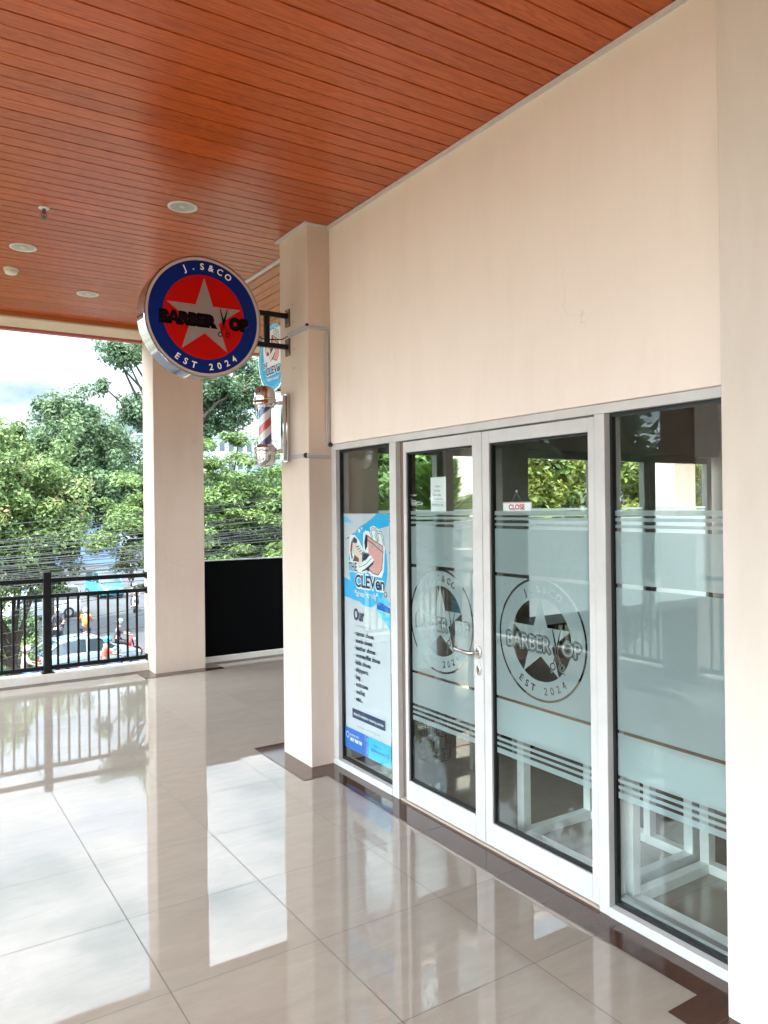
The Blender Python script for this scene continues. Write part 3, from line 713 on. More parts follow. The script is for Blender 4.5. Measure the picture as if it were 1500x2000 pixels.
# hanging CLOSE sign
cs = thing('hanging_sign', 'small white sign with red letters hanging inside the right door', 'sign', (XF+.045, 2.845, 1.704))
mb = MB(); mb.box(0, .004, -.104, .104, 0, .048, bev=.001); mb.build('board', WH, cs)
RED = flat('red_ink', (.62, .03, .03))
A = Art((XF+.0448, 2.949, 1.704), (0, -1, 0), (0, 0, 1), (-1, 0, 0))
A.stroke([(.003, .003), (.205, .003), (.205, .045), (.003, .045), (.003, .003)], .0025, RED)
A.text('CLOSE', .045, .012, .024, RED, .115, bold=.03); A.build('lettering', cs)
mb = MB(); mb.tube([(.002, -.04, .048), (.002, -.012, .075), (.002, .0, .10)], .0007, 6); mb.tube([(.002, .04, .048), (.002, .02, .07), (.002, 0, .10)], .0007, 6); mb.build('string', flat('string', (.5, .42, .33)), cs)
mb = MB(); mb.lathe([(0, 0), (.006, 0), (.005, .003), (0, .004)], 16, 0, Matrix.Translation((-.001, 0, .10)) @ Matrix.Rotation(R(90), 4, 'Y')); mb.build('suction_cup', mat('clear_plastic', (.6, .65, .65), .2), cs)

# ================================================================== SHOP INTERIOR
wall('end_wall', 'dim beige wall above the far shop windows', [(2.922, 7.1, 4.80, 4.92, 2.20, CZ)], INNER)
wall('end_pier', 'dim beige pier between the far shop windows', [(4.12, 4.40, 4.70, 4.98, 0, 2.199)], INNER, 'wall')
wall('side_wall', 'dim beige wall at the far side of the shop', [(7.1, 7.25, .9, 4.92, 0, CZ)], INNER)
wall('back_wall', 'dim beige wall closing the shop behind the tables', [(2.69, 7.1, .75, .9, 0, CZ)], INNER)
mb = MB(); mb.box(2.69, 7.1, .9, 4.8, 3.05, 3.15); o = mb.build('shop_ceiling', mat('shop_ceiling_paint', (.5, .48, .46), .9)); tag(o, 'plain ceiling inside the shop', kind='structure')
ew = [(2.94, 3.60, 'far shop window behind the palm, nearest the corner column'), (3.68, 4.10, 'far shop window between the palm and the dim pier'), (4.42, 5.30, 'far shop window just right of the dim pier'), (5.34, 6.02, 'far shop window in the middle of the leafy view'), (6.10, 6.98, 'far shop window beside the outer pillar, farthest right')]
for a, b, l in ew:
    t = thing('end_window', l, 'window', ((a+b)/2, 4.85, 0))
    fr = .05
    part('frame', ALU, t, [(a-.035, a+fr-.01, 4.82, 4.88, 0, 2.198), (b-fr+.01, b+.035, 4.82, 4.88, 0, 2.198), (a+fr-.01, b-fr+.01, 4.82, 4.88, 2.13, 2.198), (a+fr-.01, b-fr+.01, 4.82, 4.88, 0, .05)], .001)
    part('pane', GLASS, t, [(a+.04, b-.04, 4.847, 4.853, .05, 2.13)], 0)
    mb = MB()
    for z0, z1 in BANDS[:4]+[(.5, 1.389)]:
        mb.add([(a+.04-t.location.x, -.006, z0), (b-.04-t.location.x, -.006, z0), (b-.04-t.location.x, -.006, z1), (a+.04-t.location.x, -.006, z1)], [(0, 1, 2, 3)])
    mb.build('frosted_film', FILM2, t)
# tables
TW = mat('white_table_paint', (.74, .73, .70), .45, var=.12, vscale=9); TTOP = mat('brown_table_top', (.34, .17, .09), .4, var=.3, vscale=12)
def table(label, x0, x1, y0, y1, zt=.745, grp='white framed tables behind the glass', xa=None):
    t = thing('table', label, 'table', ((x0+x1)/2, (y0+y1)/2, 0), group=grp)
    xa = xa or x0
    part('tabletop', TTOP, t, [(xa-.004, x1+.03, y0-.02, y1+.02, zt-.018, zt)])
    part('apron', TW, t, [(xa, x1, y0, y1, zt-.17, zt-.0185)])
    s = .05
    for a in (x0, x1-s):
        for b in (y0, y1-s): part('leg', TW, t, [(a, a+s, b, b+s, .0, zt-.1705)])
    part('floor_rail', TW, t, [(x0+s, x1-s, y0, y0+s, 0, .045), (x0+s, x1-s, y1-s, y1, 0, .045), (x0, x0+s, y0+s, y1-s, 0, .045), (x1-s, x1, y0+s, y1-s, 0, .045)])
    part('upright', TW, t, [(x1-s, x1, (y0+y1)/2-.1, (y0+y1)/2-.06, .045, zt-.1705), (x1-s, x1, (y0+y1)/2+.06, (y0+y1)/2+.10, .045, zt-.1705)])
    return t
table('white framed table with brown top behind the right door, nearest the glass', 2.76, 3.30, 2.36, 3.06, xa=2.665)
table('white framed table with brown top behind the clear fixed window', 2.69, 3.27, 1.42, 2.30, xa=2.66)
table('low white framed stand at the back of the room behind the clear window', 4.2, 4.8, 2.2, 3.1, .62)
# black counter along the far windows
ct = thing('counter', 'long low black counter along the far shop windows behind the star logo', 'counter', (4.9, 4.35, 0))
part('body', BLACKW, ct, [(3.85, 6.4, 4.12, 4.44, 0, .84)]); part('top', BLACK, ct, [(3.83, 6.42, 4.10, 4.46, .8405, .87)])
for k in range(5): part('drawer', BLACK, ct, [(3.88+k*.5, 4.34+k*.5, 4.10, 4.119, .08, .78)])
# trolley with folded towels
tr = thing('trolley', 'small grey trolley behind the left door below the towels', 'trolley', (3.42, 4.2, 0))
part('shelf', ALU, tr, [(3.22, 3.62, 4.0, 4.36, .96, .99)]); part('shelf', ALU, tr, [(3.22, 3.62, 4.0, 4.36, .30, .33)])
for a in (3.22, 3.59):
    for b in (4.0, 4.33): part('leg', ALU, tr, [(a, a+.03, b, b+.03, 0, .9595)])
TB = mat('blue_towel', (.10, .42, .55), .9, bump=.5, bscale=120)
for k in range(5):
    mb = MB(); mb.box(-.13, .13, -.12, .12, 0, .034, bev=.012); o = mb.build('towel', TB, None, loc=(3.40+.004*k, 4.18, .9905+.0355*k)); o.rotation_euler = (0, 0, .05*(k-2))
    tag(o, ['lowest', 'second from the bottom', 'middle', 'second from the top', 'topmost'][k]+' folded light blue towel of the stack behind the left door', 'towel', 'folded blue towels on the trolley')
# wire basket
bk = thing('wire_basket', 'round black wire basket on the shop floor behind the left door', 'basket', (3.17, 4.35, 0))
mb = MB()
def hoop(r, z, rr=.0022):
    mb.tube([(r*math.cos(2*math.pi*k/28), r*math.sin(2*math.pi*k/28), z) for k in range(29)], rr, 6, cap=False)
for r, z_ in ((.105, .004), (.118, .09), (.128, .18), (.140, .33)): hoop(r, z_)
mb.build('hoops', BLACK, bk)
mb = MB()
for k in range(12):
    a = 2*math.pi*k/12; mb.tube([(.105*math.cos(a), .105*math.sin(a), .004), (.14*math.cos(a), .14*math.sin(a), .33)], .0018, 5)
for k in range(4):
    a = math.pi*k/4; mb.tube([(-.105*math.cos(a), -.105*math.sin(a), .004), (.105*math.cos(a), .105*math.sin(a), .004)], .0018, 5)
mb.build('wires', BLACK, bk)
# low white bench
bn = thing('bench', 'low pale bench with a grey seat at the left of the shop floor', 'bench', (3.6, 4.5, 0))
part('seat', mat('grey_seat', (.16, .15, .15), .5), bn, [(3.1, 4.05, 4.52, 4.74, .20, .26)]); part('leg', TW, bn, [(3.12, 3.16, 4.54, 4.72, 0, .1995)]); part('leg', TW, bn, [(3.98, 4.02, 4.54, 4.72, 0, .1995)])
# ================================================================== SIGNS ON THE COLUMN
def round_sign(name, label, c, r, depth, rimmat):
    """lightbox, disc axis along local -Y (front)"""
    t = thing(name, label, 'sign', c)
    T = Matrix.Rotation(R(90), 4, 'X')      # local z -> -y
    mb = MB(); mb.lathe([(r-.004, -depth/2), (r, -depth/2+.004), (r, depth/2-.004), (r-.004, depth/2), (r-.010, depth/2), (r-.010, depth/2-.006)], 96, 0, T)
    mb.build('rim', rimmat, t, True)
    return t, T
SY, SX, SZ, SR = 4.94, 1.743, 2.976, .392
t, T = round_sign('round_sign', 'big round blue and red light box sign with a white star on the corner column', (SX, SY, SZ), SR, .155, mat('dark_chrome_rim', (.34, .34, .35), .07, metal=1))
mb = MB(); mb.lathe([(0, -.0765), (SR-.006, -.0765)], 96, 0, T); mb.build('back_face', WH, t)
SFB = mat('sign_blue', (.002, .017, .15), .5, spec=.1); SFR = mat('sign_red', (.46, .003, .001), .5, spec=.1); SFW = mat('sign_cream', (.55, .44, .39), .5, spec=.1); SFG = mat('sign_star_grey', (.27, .215, .20), .5, spec=.1); SBK = mat('sign_black', (.002, .001, .001), .6, spec=.05); SDR = flat('sign_dark_red', (.30, .01, .01))
A = Art((SX, SY-.0735, SZ), (1, 0, 0), (0, 0, 1), (0, -1, 0))
A.step = .0003
A.disc(0, 0, SR-.0105, SFW, 96); A.disc(0, 0, SR-.028, SFB, 96); A.disc(0, -.002, .272, SFR, 96)
A.poly(star(.258, cy=-.006), SFG)
A.arc('J.S&CO', 0, 0, .305, R(114), R(60), .040, WH, bold=.02)
A.arc('EST 2024', 0, 0, .342, R(236.5), R(308), .040, WH, bold=.02, top=False)
for s_, x, wd in (('BARBER', -.292, .375), ('OP', .168, .130)):
    A.text(s_, x+.004, -.060, .058, SDR, wd, bold=.06); A.text(s_, x-.004, -.058, .070, SBK, wd+.008, bold=.11); 
    A.text(s_, x+.002, -.050, .054, mat('sign_charcoal', (.008, .004, .005), .6, spec=.05), wd-.004, bold=.03)
def scis(A, x, y, s, m):
    q = lambda pts: [(x+a*s, y+b*s) for a, b in pts]
    A.poly(q([(-.30, 1), (-.24, .98), (.10, -.1), (-.06, -.16)]), m); A.poly(q([(.34, 1), (.28, .97), (-.12, -.1), (.06, -.16)]), m)
    A.stroke(q([(0, -.1), (-.12, -.5), (-.22, -.72)]), .05*s, m); A.stroke(q([(0, -.1), (.16, -.5), (.26, -.72)]), .05*s, m, False)
    A.ring(x-.27*s, y-.92*s, .13*s, .19*s, m, 24); A.ring(x+.33*s, y-.92*s, .13*s, .19*s, m, 24, False)
scis(A, .128, -.02, .088, SBK)
A.build('face_print', t)
# bracket
br = thing('sign_bracket', 'black steel wall bracket holding the big round sign', 'bracket', (2.37, SY, 2.97))
part('arm', BLACK, br, [(2.108, 2.364, SY-.016, SY+.016, 3.058, 3.090)], .002); part('arm', BLACK, br, [(2.108, 2.364, SY-.016, SY+.016, 2.842, 2.874)], .002)
part('strut', BLACK, br, [(2.193, 2.228, SY-.015, SY+.015, 2.8745, 3.0575)], .002)
for z_ in (3.06, 2.856):
    o = part('wall_plate', mat('aged_steel', (.12, .08, .05), .5, .6, var=.4, vscale=30), br, [(2.364, 2.3725, SY-.035, SY+.035, z_-.06, z_+.06)], .001)
    mb = MB(); mb.M = Matrix.Translation(-br.location)
    for dy in (-.02, .02):
        for dz in (-.048, .048): mb.ell((2.363, SY+dy, z_+dz), (.004, .006, .006), 8, 6)
    mb.build('bolt', STEEL, o)
# anchor holes left on the column
mb = MB()
for z_ in (3.14, 3.02, 2.83, 2.70):
    for dy in (4.845, 4.865): mb.ell((2.3722, dy, z_), (.001, .0035, .006), 10, 6)
o = mb.build('anchor_hole', GASK); tag(o, 'pairs of small dark drill holes in the corner column', 'hole')
# second round sign on the side of the shop
s2c = (2.63, 5.66, 2.93); s2r = .275
t2 = thing('round_sign', 'round light blue shoe laundry sign half hidden behind the corner column', 'sign', s2c)
T2 = Matrix.Rotation(R(-90), 4, 'Y')
mb = MB(); mb.lathe([(s2r-.004, -.05), (s2r, -.046), (s2r, .046), (s2r-.004, .05), (s2r-.01, .05), (s2r-.01, .046)], 80, 0, T2); mb.build('rim', CHROME, t2, True)
mb = MB(); mb.lathe([(0, -.048), (s2r-.006, -.048)], 80, 0, T2); mb.build('back_face', WH, t2)
A = Art((s2c[0]-.0465, s2c[1], s2c[2]), (0, -1, 0), (0, 0, 1), (-1, 0, 0))
A.disc(0, 0, s2r-.0105, CY2, 80); A.disc(0, 0, s2r-.045, CY, 80, sy=1)
A.arc('SHOES & BAG LAUNDRY', 0, 0, s2r-.037, R(165), R(15), .018, WH, bold=.02); A.arc('CLEAN EVENLY', 0, 0, s2r-.018, R(205), R(335), .018, NAVY, bold=.02, top=False)
k_ = .00036; tx2 = lambda x, y: ((x-600)*k_*1.1, -(y-1060)*k_*.78+.03)
A.poly([tx2(a, b) for a, b in ((180, 380), (1000, 380), (1050, 900), (980, 1400), (200, 1400), (130, 900))], WH)
shoe_bag(A, tx2)
for s_, x, y, wd, h in (('THE', -.19, -.075, .09, .05), ('CLEVen', -.135, -.135, .30, .062)):
    A.text(s_, x, y, h+.002, WH, wd, bold=.09, ang=.03); A.text(s_, x+.002, y+.003, h-.004, NAVY, wd-.004, bold=.028, ang=.03)
A.text('"clean evenly"', -.12, -.18, .026, WH, .24, bold=.02)
A.build('face_print', t2)
mb = MB(); mb.box(-.012, .012, -.60, -.20, .10, .13, bev=.002); mb.box(-.012, .012, -.60, -.20, -.13, -.10, bev=.002); mb.box(-.03, .03, -.592, -.582, -.18, .18, bev=.002); mb.build('bracket', BLACK, t2)

# barber pole
bp_ = thing('barber_pole', 'chrome barber pole with red, white and blue spiral stripes on the corner column', 'barber pole', (2.195, 4.95, 2.02))
def stripe_mat():
    m = bpy.data.materials.new('barber_stripes'); m.use_nodes = True; t = m.node_tree; b = principled(m); lk = t.links.new
    tc_ = N(t, 'ShaderNodeTexCoord'); sp = N(t, 'ShaderNodeSeparateXYZ'); lk(tc_.outputs['Object'], sp.inputs[0])
    at = N(t, 'ShaderNodeMath', operation='ARCTAN2'); lk(sp.outputs[1], at.inputs[0]); lk(sp.outputs[0], at.inputs[1])
    a = N(t, 'ShaderNodeMath', operation='MULTIPLY', inp={1: 1/(2*math.pi)}); lk(at.outputs[0], a.inputs[0])
    z_ = N(t, 'ShaderNodeMath', operation='MULTIPLY', inp={1: -1/.235}); lk(sp.outputs[2], z_.inputs[0])
    s_ = N(t, 'ShaderNodeMath', operation='ADD'); lk(a.outputs[0], s_.inputs[0]); lk(z_.outputs[0], s_.inputs[1])
    o_ = N(t, 'ShaderNodeMath', operation='ADD', inp={1: .62}); lk(s_.outputs[0], o_.inputs[0])
    f = N(t, 'ShaderNodeMath', operation='FRACT'); lk(o_.outputs[0], f.inputs[0])
    r = N(t, 'ShaderNodeValToRGB'); r.color_ramp.interpolation = 'CONSTANT'; e = r.color_ramp.elements
    e[0].position = 0; e[0].color = (.50, .012, .01, 1); e[1].position = .25; e[1].color = (.62, .60, .61, 1)
    for p_, c_ in ((.5, (.008, .02, .17, 1)), (.75, (.62, .60, .61, 1))): x = e.new(p_); x.color = c_
    lk(f.outputs[0], r.inputs[0]); lk(r.outputs[0], b.inputs['Base Color']); b.inputs['Roughness'].default_value = .3
    return m
capprof = lambda z0, s: [(.0, z0), (.030, z0+.002*s), (.052, z0+.012*s), (.066, z0+.030*s), (.072, z0+.055*s), (.072, z0+.085*s), (.078, z0+.090*s), (.078, z0+.100*s), (.074, z0+.104*s), (.080, z0+.118*s), (.080, z0+.126*s), (.066, z0+.136*s), (.062, z0+.150*s), (.050, z0+.152*s)]
mb = MB(); mb.lathe(capprof(0, 1), 48); mb.build('bottom_cap', CHROME, bp_, True)
mb = MB(); mb.lathe(capprof(.555, -1), 48); mb.build('top_cap', CHROME, bp_, True)
mb = MB(); mb.lathe([(.045, .145), (.045, .41)], 40); mb.build('striped_cylinder', stripe_mat(), bp_, True)
mb = MB(); mb.lathe([(.062, .148), (.062, .407)], 40); mb.build('glass_tube', glass_mat('tube_glass', (.97, .98, .98)), bp_, True)
mb = MB(); mb.box(.125, .150, -.022, .022, .045, .50, bev=.003); mb.box(.1505, .1765, -.03, .03, .035, .51, bev=.002)
for z_ in (.11, .445): mb.tube([(.07, 0, z_), (.13, 0, z_)], .009, 10); mb.box(.095, .13, -.018, .018, z_-.012, z_+.012, bev=.002)
mb.build('wall_mount', CHROME, bp_, True)
# conduits
def conduit(label, runs, joints):
    t = thing('cable_conduit', label, 'conduit', runs[0][0])
    mb = MB(); mb.M = Matrix.Translation(-t.location)
    for a, b in runs:
        a = Vector(a); b = Vector(b); x0, x1 = sorted((a.x, b.x)); y0, y1 = sorted((a.y, b.y)); z0, z1 = sorted((a.z, b.z)); w_ = .011
        if abs(a.z-b.z) > .05: mb.box(x0-w_, x1+w_, y0-w_+.002, y1, z0, z1, bev=.003)
        elif abs(a.y-b.y) > .05: mb.box(x0-.012, x1, y0, y1, z0-w_, z1+w_, bev=.003)
        else: mb.box(x0, x1, y0-.012, y1, z0-w_, z1+w_, bev=.003)
    mb.build('channel', GREYP, t)
    mb = MB(); mb.M = Matrix.Translation(-t.location)
    for j, r_ in joints: mb.ell(j, (r_, r_, r_), 12, 8)
    if joints: mb.build('joint_tape', GASK, t, True)
conduit('grey cable conduit rising from the upper sign bracket and running down beside the door frame', [((2.372, 4.645, 2.945), (2.372, 4.93, 2.935)), ((2.360, 4.645, 2.945), (2.525, 4.645, 2.945)), ((2.515, 4.643, 2.150), (2.515, 4.643, 2.93))], [((2.366, 4.64, 2.955), .012), ((2.53, 4.632, 2.16), .016)])
conduit('short grey cable conduit from the barber pole round the corner of the column', [((2.372, 4.645, 2.085), (2.372, 4.92, 2.085)), ((2.360, 4.645, 2.078), (2.53, 4.645, 2.078))], [((2.362, 4.665, 2.085), .018)])
mb = MB(); mb.tube([(2.13, SY, 2.92), (2.17, SY, 2.90), (2.20, SY, 2.895), (2.26, SY, 2.90), (2.33, SY+.01, 2.91), (2.368, 4.92, 2.935)], .004, 6)
o = mb.build('power_cord', GASK); tag(o, 'thin black power cord sagging from the big round sign to the conduit', 'cord')

# ================================================================== CEILING FITTINGS
def downlight(label, x, y):
    t = thing('downlight', label, 'ceiling light', (x, y, CZ), group='recessed ceiling lights')
    mb = MB(); mb.lathe([(.092, -.001), (.092, -.006), (.086, -.009), (.074, -.006), (.070, .006)], 48); mb.build('ring', mat('off_white_ring', (.66, .62, .58), .4), t, True)
    mb = MB(); mb.lathe([(.0715, -.0055), (.060, -.002), (.035, -.0012), (0, -.001)], 40); mb.build('reflector', mat('reflector', (.42, .42, .38), .35, metal=.5), t, True)
    mb = MB(); mb.ell((0, 0, -.003), (.020, .020, .006), 16, 10); mb.build('bulb', mat('unlit_bulb', (.6, .6, .57), .3), t, True)
downlight('round recessed ceiling light nearest the corner column', 1.583, 4.795)
downlight('round recessed ceiling light at the left edge between sprinkler and smoke detector', .852, 6.135)
downlight('round recessed ceiling light farthest back towards the street beam', 1.51, 7.17)
spk = thing('sprinkler', 'small chrome fire sprinkler hanging from the wood ceiling', 'sprinkler', (.855, 5.28, CZ))
mb = MB(); mb.lathe([(0, -.004), (.030, -.003), (.034, 0)], 24); mb.build('escutcheon', mat('sprinkler_white', (.7, .7, .7), .3), spk, True)
mb = MB(); mb.tube([(0, 0, -.002), (0, 0, -.03)], .011, 12); mb.tube([(-.013, 0, -.028), (-.016, 0, -.045), (0, 0, -.06)], .003, 6); mb.tube([(.013, 0, -.028), (.016, 0, -.045), (0, 0, -.06)], .003, 6); mb.tube([(0, 0, -.03), (0, 0, -.055)], .004, 8, cap=True); mb.lathe([(0, -.060), (.018, -.062), (.018, -.064), (0, -.065)], 16); mb.build('head', mat('dark_chrome', (.15, .14, .13), .25, 1), spk, True)
sm = thing('smoke_detector', 'round white smoke detector on the wood ceiling', 'smoke detector', (.845, 6.72, CZ))
mb = MB(); mb.lathe([(.055, 0), (.055, -.014), (.050, -.017), (0, -.017)], 32); mb.build('base', mat('yellowed_plastic', (.62, .57, .48), .4), sm, True)
mb = MB(); mb.lathe([(.046, -.0175), (.048, -.032), (.040, -.045), (.02, -.052), (0, -.053)], 32); mb.build('chamber', mat('detector_plastic', (.66, .61, .52), .4), sm, True)

# ================================================================== STREET
ground = MB(); ground.add([(-400, -300, G), (600, -300, G), (600, 700, G), (-400, 700, G)], [(0, 1, 2, 3)])
GRD = mat('dry_ground', (.14, .13, .09), .95, var=.4, vscale=.6, bump=.4, bscale=3)
o = ground.build('ground', GRD); tag(o, 'bare earth and grass around the street', kind='structure')
ASPH = mat('asphalt', (.032, .034, .038), .9, var=.25, vscale=.8, bump=.5, bscale=30, detail=8)
CONC = mat('paving', (.15, .14, .12), .85, var=.3, vscale=1.2, bump=.3, bscale=12)
# road centre line, curving away
ctr = [(-14, 26.5), (-4, 27.5), (4, 31), (8.5, 37), (11, 46), (13.5, 58), (16.5, 72), (21, 92), (30, 130), (60, 220)]
hwid = [6, 6, 6.4, 6.0, 5.6, 5.4, 5.4, 5.4, 5.6, 6]
def strip(o0, o1, z0, name, m, label, closed_sides=False, kerbh=None):
    mb = MB(); vs = []; n = len(ctr)
    pts = []
    for i, (x, y) in enumerate(ctr):
        a = Vector(ctr[max(0, i-1)]); b = Vector(ctr[min(n-1, i+1)]); d = (b-a).normalized(); nn = Vector((d.y, -d.x))  # right side
        h = hwid[i]
        pts.append((Vector((x, y))+nn*(o0(h)), Vector((x, y))+nn*(o1(h))))
    for a, b in pts: vs += [(a.x, a.y, z0), (b.x, b.y, z0)]
    fs = [(2*i, 2*i+1, 2*i+3, 2*i+2) for i in range(n-1)]
    if kerbh:
        k0 = len(vs)
        for a, b in pts: vs += [(a.x, a.y, z0-kerbh), (b.x, b.y, z0-kerbh)]
        fs += [(2*i, 2*i+2, k0+2*i+2, k0+2*i) for i in range(n-1)]+[(2*i+1, k0+2*i+1, k0+2*i+3, 2*i+3) for i in range(n-1)]
    mb.add(vs, fs); o = mb.build(name, m); tag(o, label, kind='structure'); return o
strip(lambda h: -h, lambda h: h, G+.006, 'road', ASPH, 'grey asphalt street below the balcony')
strip(lambda h: -h-2.4, lambda h: -h, G+.13, 'pavement', CONC, 'pavement on the left side of the street', kerbh=.14)
strip(lambda h: h, lambda h: h+2.6, G+.13, 'pavement', CONC, 'pavement on the right side of the street', kerbh=.14)

# --- foliage
def leaf_mat(name, c0, c1, tips=None, trans=.35):
    m = bpy.data.materials.new(name); m.use_nodes = True; t = m.node_tree; b = principled(m); lk = t.links.new
    a = N(t, 'ShaderNodeAttribute', attribute_name='tint'); r = N(t, 'ShaderNodeValToRGB'); e = r.color_ramp.elements
    e[0].position = 0; e[0].color = (*c0, 1); e[1].position = .85 if tips else 1; e[1].color = (*c1, 1)
    if tips: x = e.new(.93); x.color = (*tips, 1)
    lk(a.outputs['Fac'], r.inputs[0]); lk(r.outputs[0], b.inputs['Base Color']); b.inputs['Roughness'].default_value = .5; b.inputs['Specular IOR Level'].default_value = .25
    tl = N(t, 'ShaderNodeBsdfTranslucent'); lk(r.outputs[0], tl.inputs[0]); mi = N(t, 'ShaderNodeMixShader', inp={0: trans})
    lk(b.outputs[0], mi.inputs[1]); lk(tl.outputs[0], mi.inputs[2]); lk(mi.outputs[0], t.nodes['Material Output'].inputs[0])
    return m
BARK = mat('bark', (.045, .034, .026), .9, var=.4, vscale=8, bump=.8, bscale=14)
def leaves(name, centers, n_per, spread, size, m, parent, aspect=2.2, droop=0.0, base=None, upbias=.6, tintc=None):
    """centers: (k,3). each clump holds n_per diamond leaves"""
    k = len(centers); n = k*n_per
    C_ = np.repeat(np.asarray(centers), n_per, 0)
    sp = np.asarray(spread) if hasattr(spread, '__len__') else np.array([spread]*3)
    u = rng.normal(size=(n, 3)); u /= np.linalg.norm(u, axis=1)[:, None]; rad = rng.random(n)**.45
    P = C_+u*rad[:, None]*sp*rng.uniform(.6, 1.25, (k, 1)).repeat(n_per, 0)
    nrm = u*.55+rng.normal(size=(n, 3))*.55+np.array([0, 0, upbias]); nrm /= np.linalg.norm(nrm, axis=1)[:, None]
    d = rng.normal(size=(n, 3))+u*.5; d[:, 2] -= droop; d -= nrm*(d*nrm).sum(1)[:, None]; d /= np.linalg.norm(d, axis=1)[:, None]
    s = np.cross(nrm, d); sz = size*rng.uniform(.6, 1.3, n)[:, None]
    V = np.empty((n, 4, 3)); V[:, 0] = P-d*sz*.5; V[:, 1] = P+s*sz*.5/aspect+nrm*sz*.06; V[:, 2] = P+d*sz*.5; V[:, 3] = P-s*sz*.5/aspect+nrm*sz*.06
    if base is not None: V -= np.array(base)
    me = bpy.data.meshes.new(name); me.vertices.add(4*n); me.vertices.foreach_set('co', V.reshape(-1))
    me.loops.add(4*n); me.loops.foreach_set('vertex_index', np.arange(4*n, dtype=np.int32)); me.polygons.add(n)
    me.polygons.foreach_set('loop_start', np.arange(0, 4*n, 4, dtype=np.int32)); me.update(); me.validate()
    tn = np.clip(np.repeat(rng.random(k), n_per)*.55+rng.random(n)*.45, 0, 1)
    at = me.attributes.new('tint', 'FLOAT', 'FACE'); at.data.foreach_set('value', tn.astype(np.float32))
    me.materials.append(m); o = bpy.data.objects.new(name, me); COL.objects.link(o); o.parent = parent
    return o
def blob_centers(blobs, k, shell=.55):
    """clump centres spread through ellipsoids (c, r)"""
    vol = np.array([b[1][0]*b[1][1]*b[1][2] for b in blobs])**.8; vol /= vol.sum(); outp = []
    for b, f in zip(blobs, vol):
        n = max(3, int(k*f)); u = rng.normal(size=(n, 3)); u /= np.linalg.norm(u, axis=1)[:, None]
        rr = shell+(1-shell)*rng.random(n)**.6
        bumpy = 1+.18*np.sin(u[:, 0]*5+b[0][0])*np.cos(u[:, 1]*4+b[0][1]*2)+.1*rng.normal(size=n)
        outp.append(np.array(b[0])+u*np.array(b[1])*(rr*bumpy)[:, None])
    return np.concatenate(outp)
def tree(label, base, trunk_h, tr, blobs, clumps, n_per, spread, size, m, shell=.5, group='trees along the street', name='tree', droop=0, bark=BARK, upbias=.6, limbs=14):
    t = thing(name, label, 'tree', base, group=group); b = Vector(base)
    cs = blob_centers(blobs, clumps, shell)
    leaves('crown', cs, n_per, spread, size, m, t, base=base, droop=droop, upbias=upbias)
    mb = MB(); top = Vector((0, 0, trunk_h)); cc = Vector(np.mean([bb[0] for bb in blobs], 0))-b
    top = Vector((cc.x*.25, cc.y*.25, trunk_h))
    mb.tube([(0, 0, -.1), tuple(top*.4+Vector((.05, .02, 0))), tuple(top*.8), tuple(top)], [tr*1.25, tr, tr*.85, tr*.75], 12)
    idx = rng.choice(len(cs), min(limbs, len(cs)), replace=False)
    for i in idx:
        e = Vector(cs[i])-b; st = top*rng.uniform(.75, 1.0); mid = st.lerp(e, .5)+Vector((0, 0, (e-st).length*.10))+Vector(rng.normal(size=3)*.12)
        mb.tube([tuple(st), tuple(mid), tuple(e)], [tr*.45, tr*.25, tr*.06], 6, cap=False)
    mb.build('trunk', bark, t, True)
    return t
LM1 = leaf_mat('leaf_mango', (.050, .090, .028), (.17, .23, .08), (.36, .16, .10))
LM2 = leaf_mat('leaf_dark', (.036, .074, .036), (.125, .175, .082))
LM3 = leaf_mat('leaf_feathery', (.055, .10, .03), (.15, .21, .065))
LM4 = leaf_mat('leaf_airy', (.034, .072, .038), (.115, .165, .085))
LM5 = leaf_mat('leaf_yellow_green', (.05, .085, .015), (.24, .24, .05))
LM6 = leaf_mat('leaf_far', (.04, .075, .035), (.09, .13, .06))
tree('bushy tree with reddish young leaves standing nearest the railing at the left', (2.75, 21, G), 3.2, .11,
     [((1.8, 21, 1.9), (2.3, 2.0, 1.5)), ((3.2, 20.6, 1.1), (1.2, 1.5, 1.0)), ((2.4, 21, 2.9), (1.4, 1.3, .9)), ((.6, 20.5, -.6), (1.6, 1.6, 1.3)), ((2.4, 20.4, .5), (1.0, 1.4, .7))], 380, 210, .34, .125, LM1, shell=.45, name='mango_tree')
tree('tall dark green tree rising highest behind the reddish one', (6.95, 43, G), 6.4, .24,
     [((7.6, 42, 5.0), (1.9, 2.5, 2.7)), ((4.9, 43, 3.5), (2.3, 2.5, 1.9)), ((9.6, 43, 4.0), (2.4, 2.6, 2.2)), ((8.0, 41, 2.5), (4.0, 2.8, 1.9)), ((11.2, 42.5, 3.0), (2.0, 2.4, 1.8)), ((4.3, 44, 2.2), (2.6, 2.6, 2.0))], 560, 190, .62, .23, LM2)
tree('wide feathery light green tree behind the railing pillar', (7.0, 20, G), 3.4, .2,
     [((6.5, 20, 1.2), (2.4, 2.0, 1.5)), ((7.6, 20.3, 2.2), (1.6, 1.8, 1.5)), ((8.9, 20.2, 1.5), (1.5, 1.8, 1.9)), ((5.4, 20.0, 1.5), (.8, 1.5, .75)), ((8.2, 20, .2), (2.0, 1.5, .8))], 420, 170, (.42, .42, .16), .12, LM3, shell=.35, name='rain_tree', upbias=1.2)
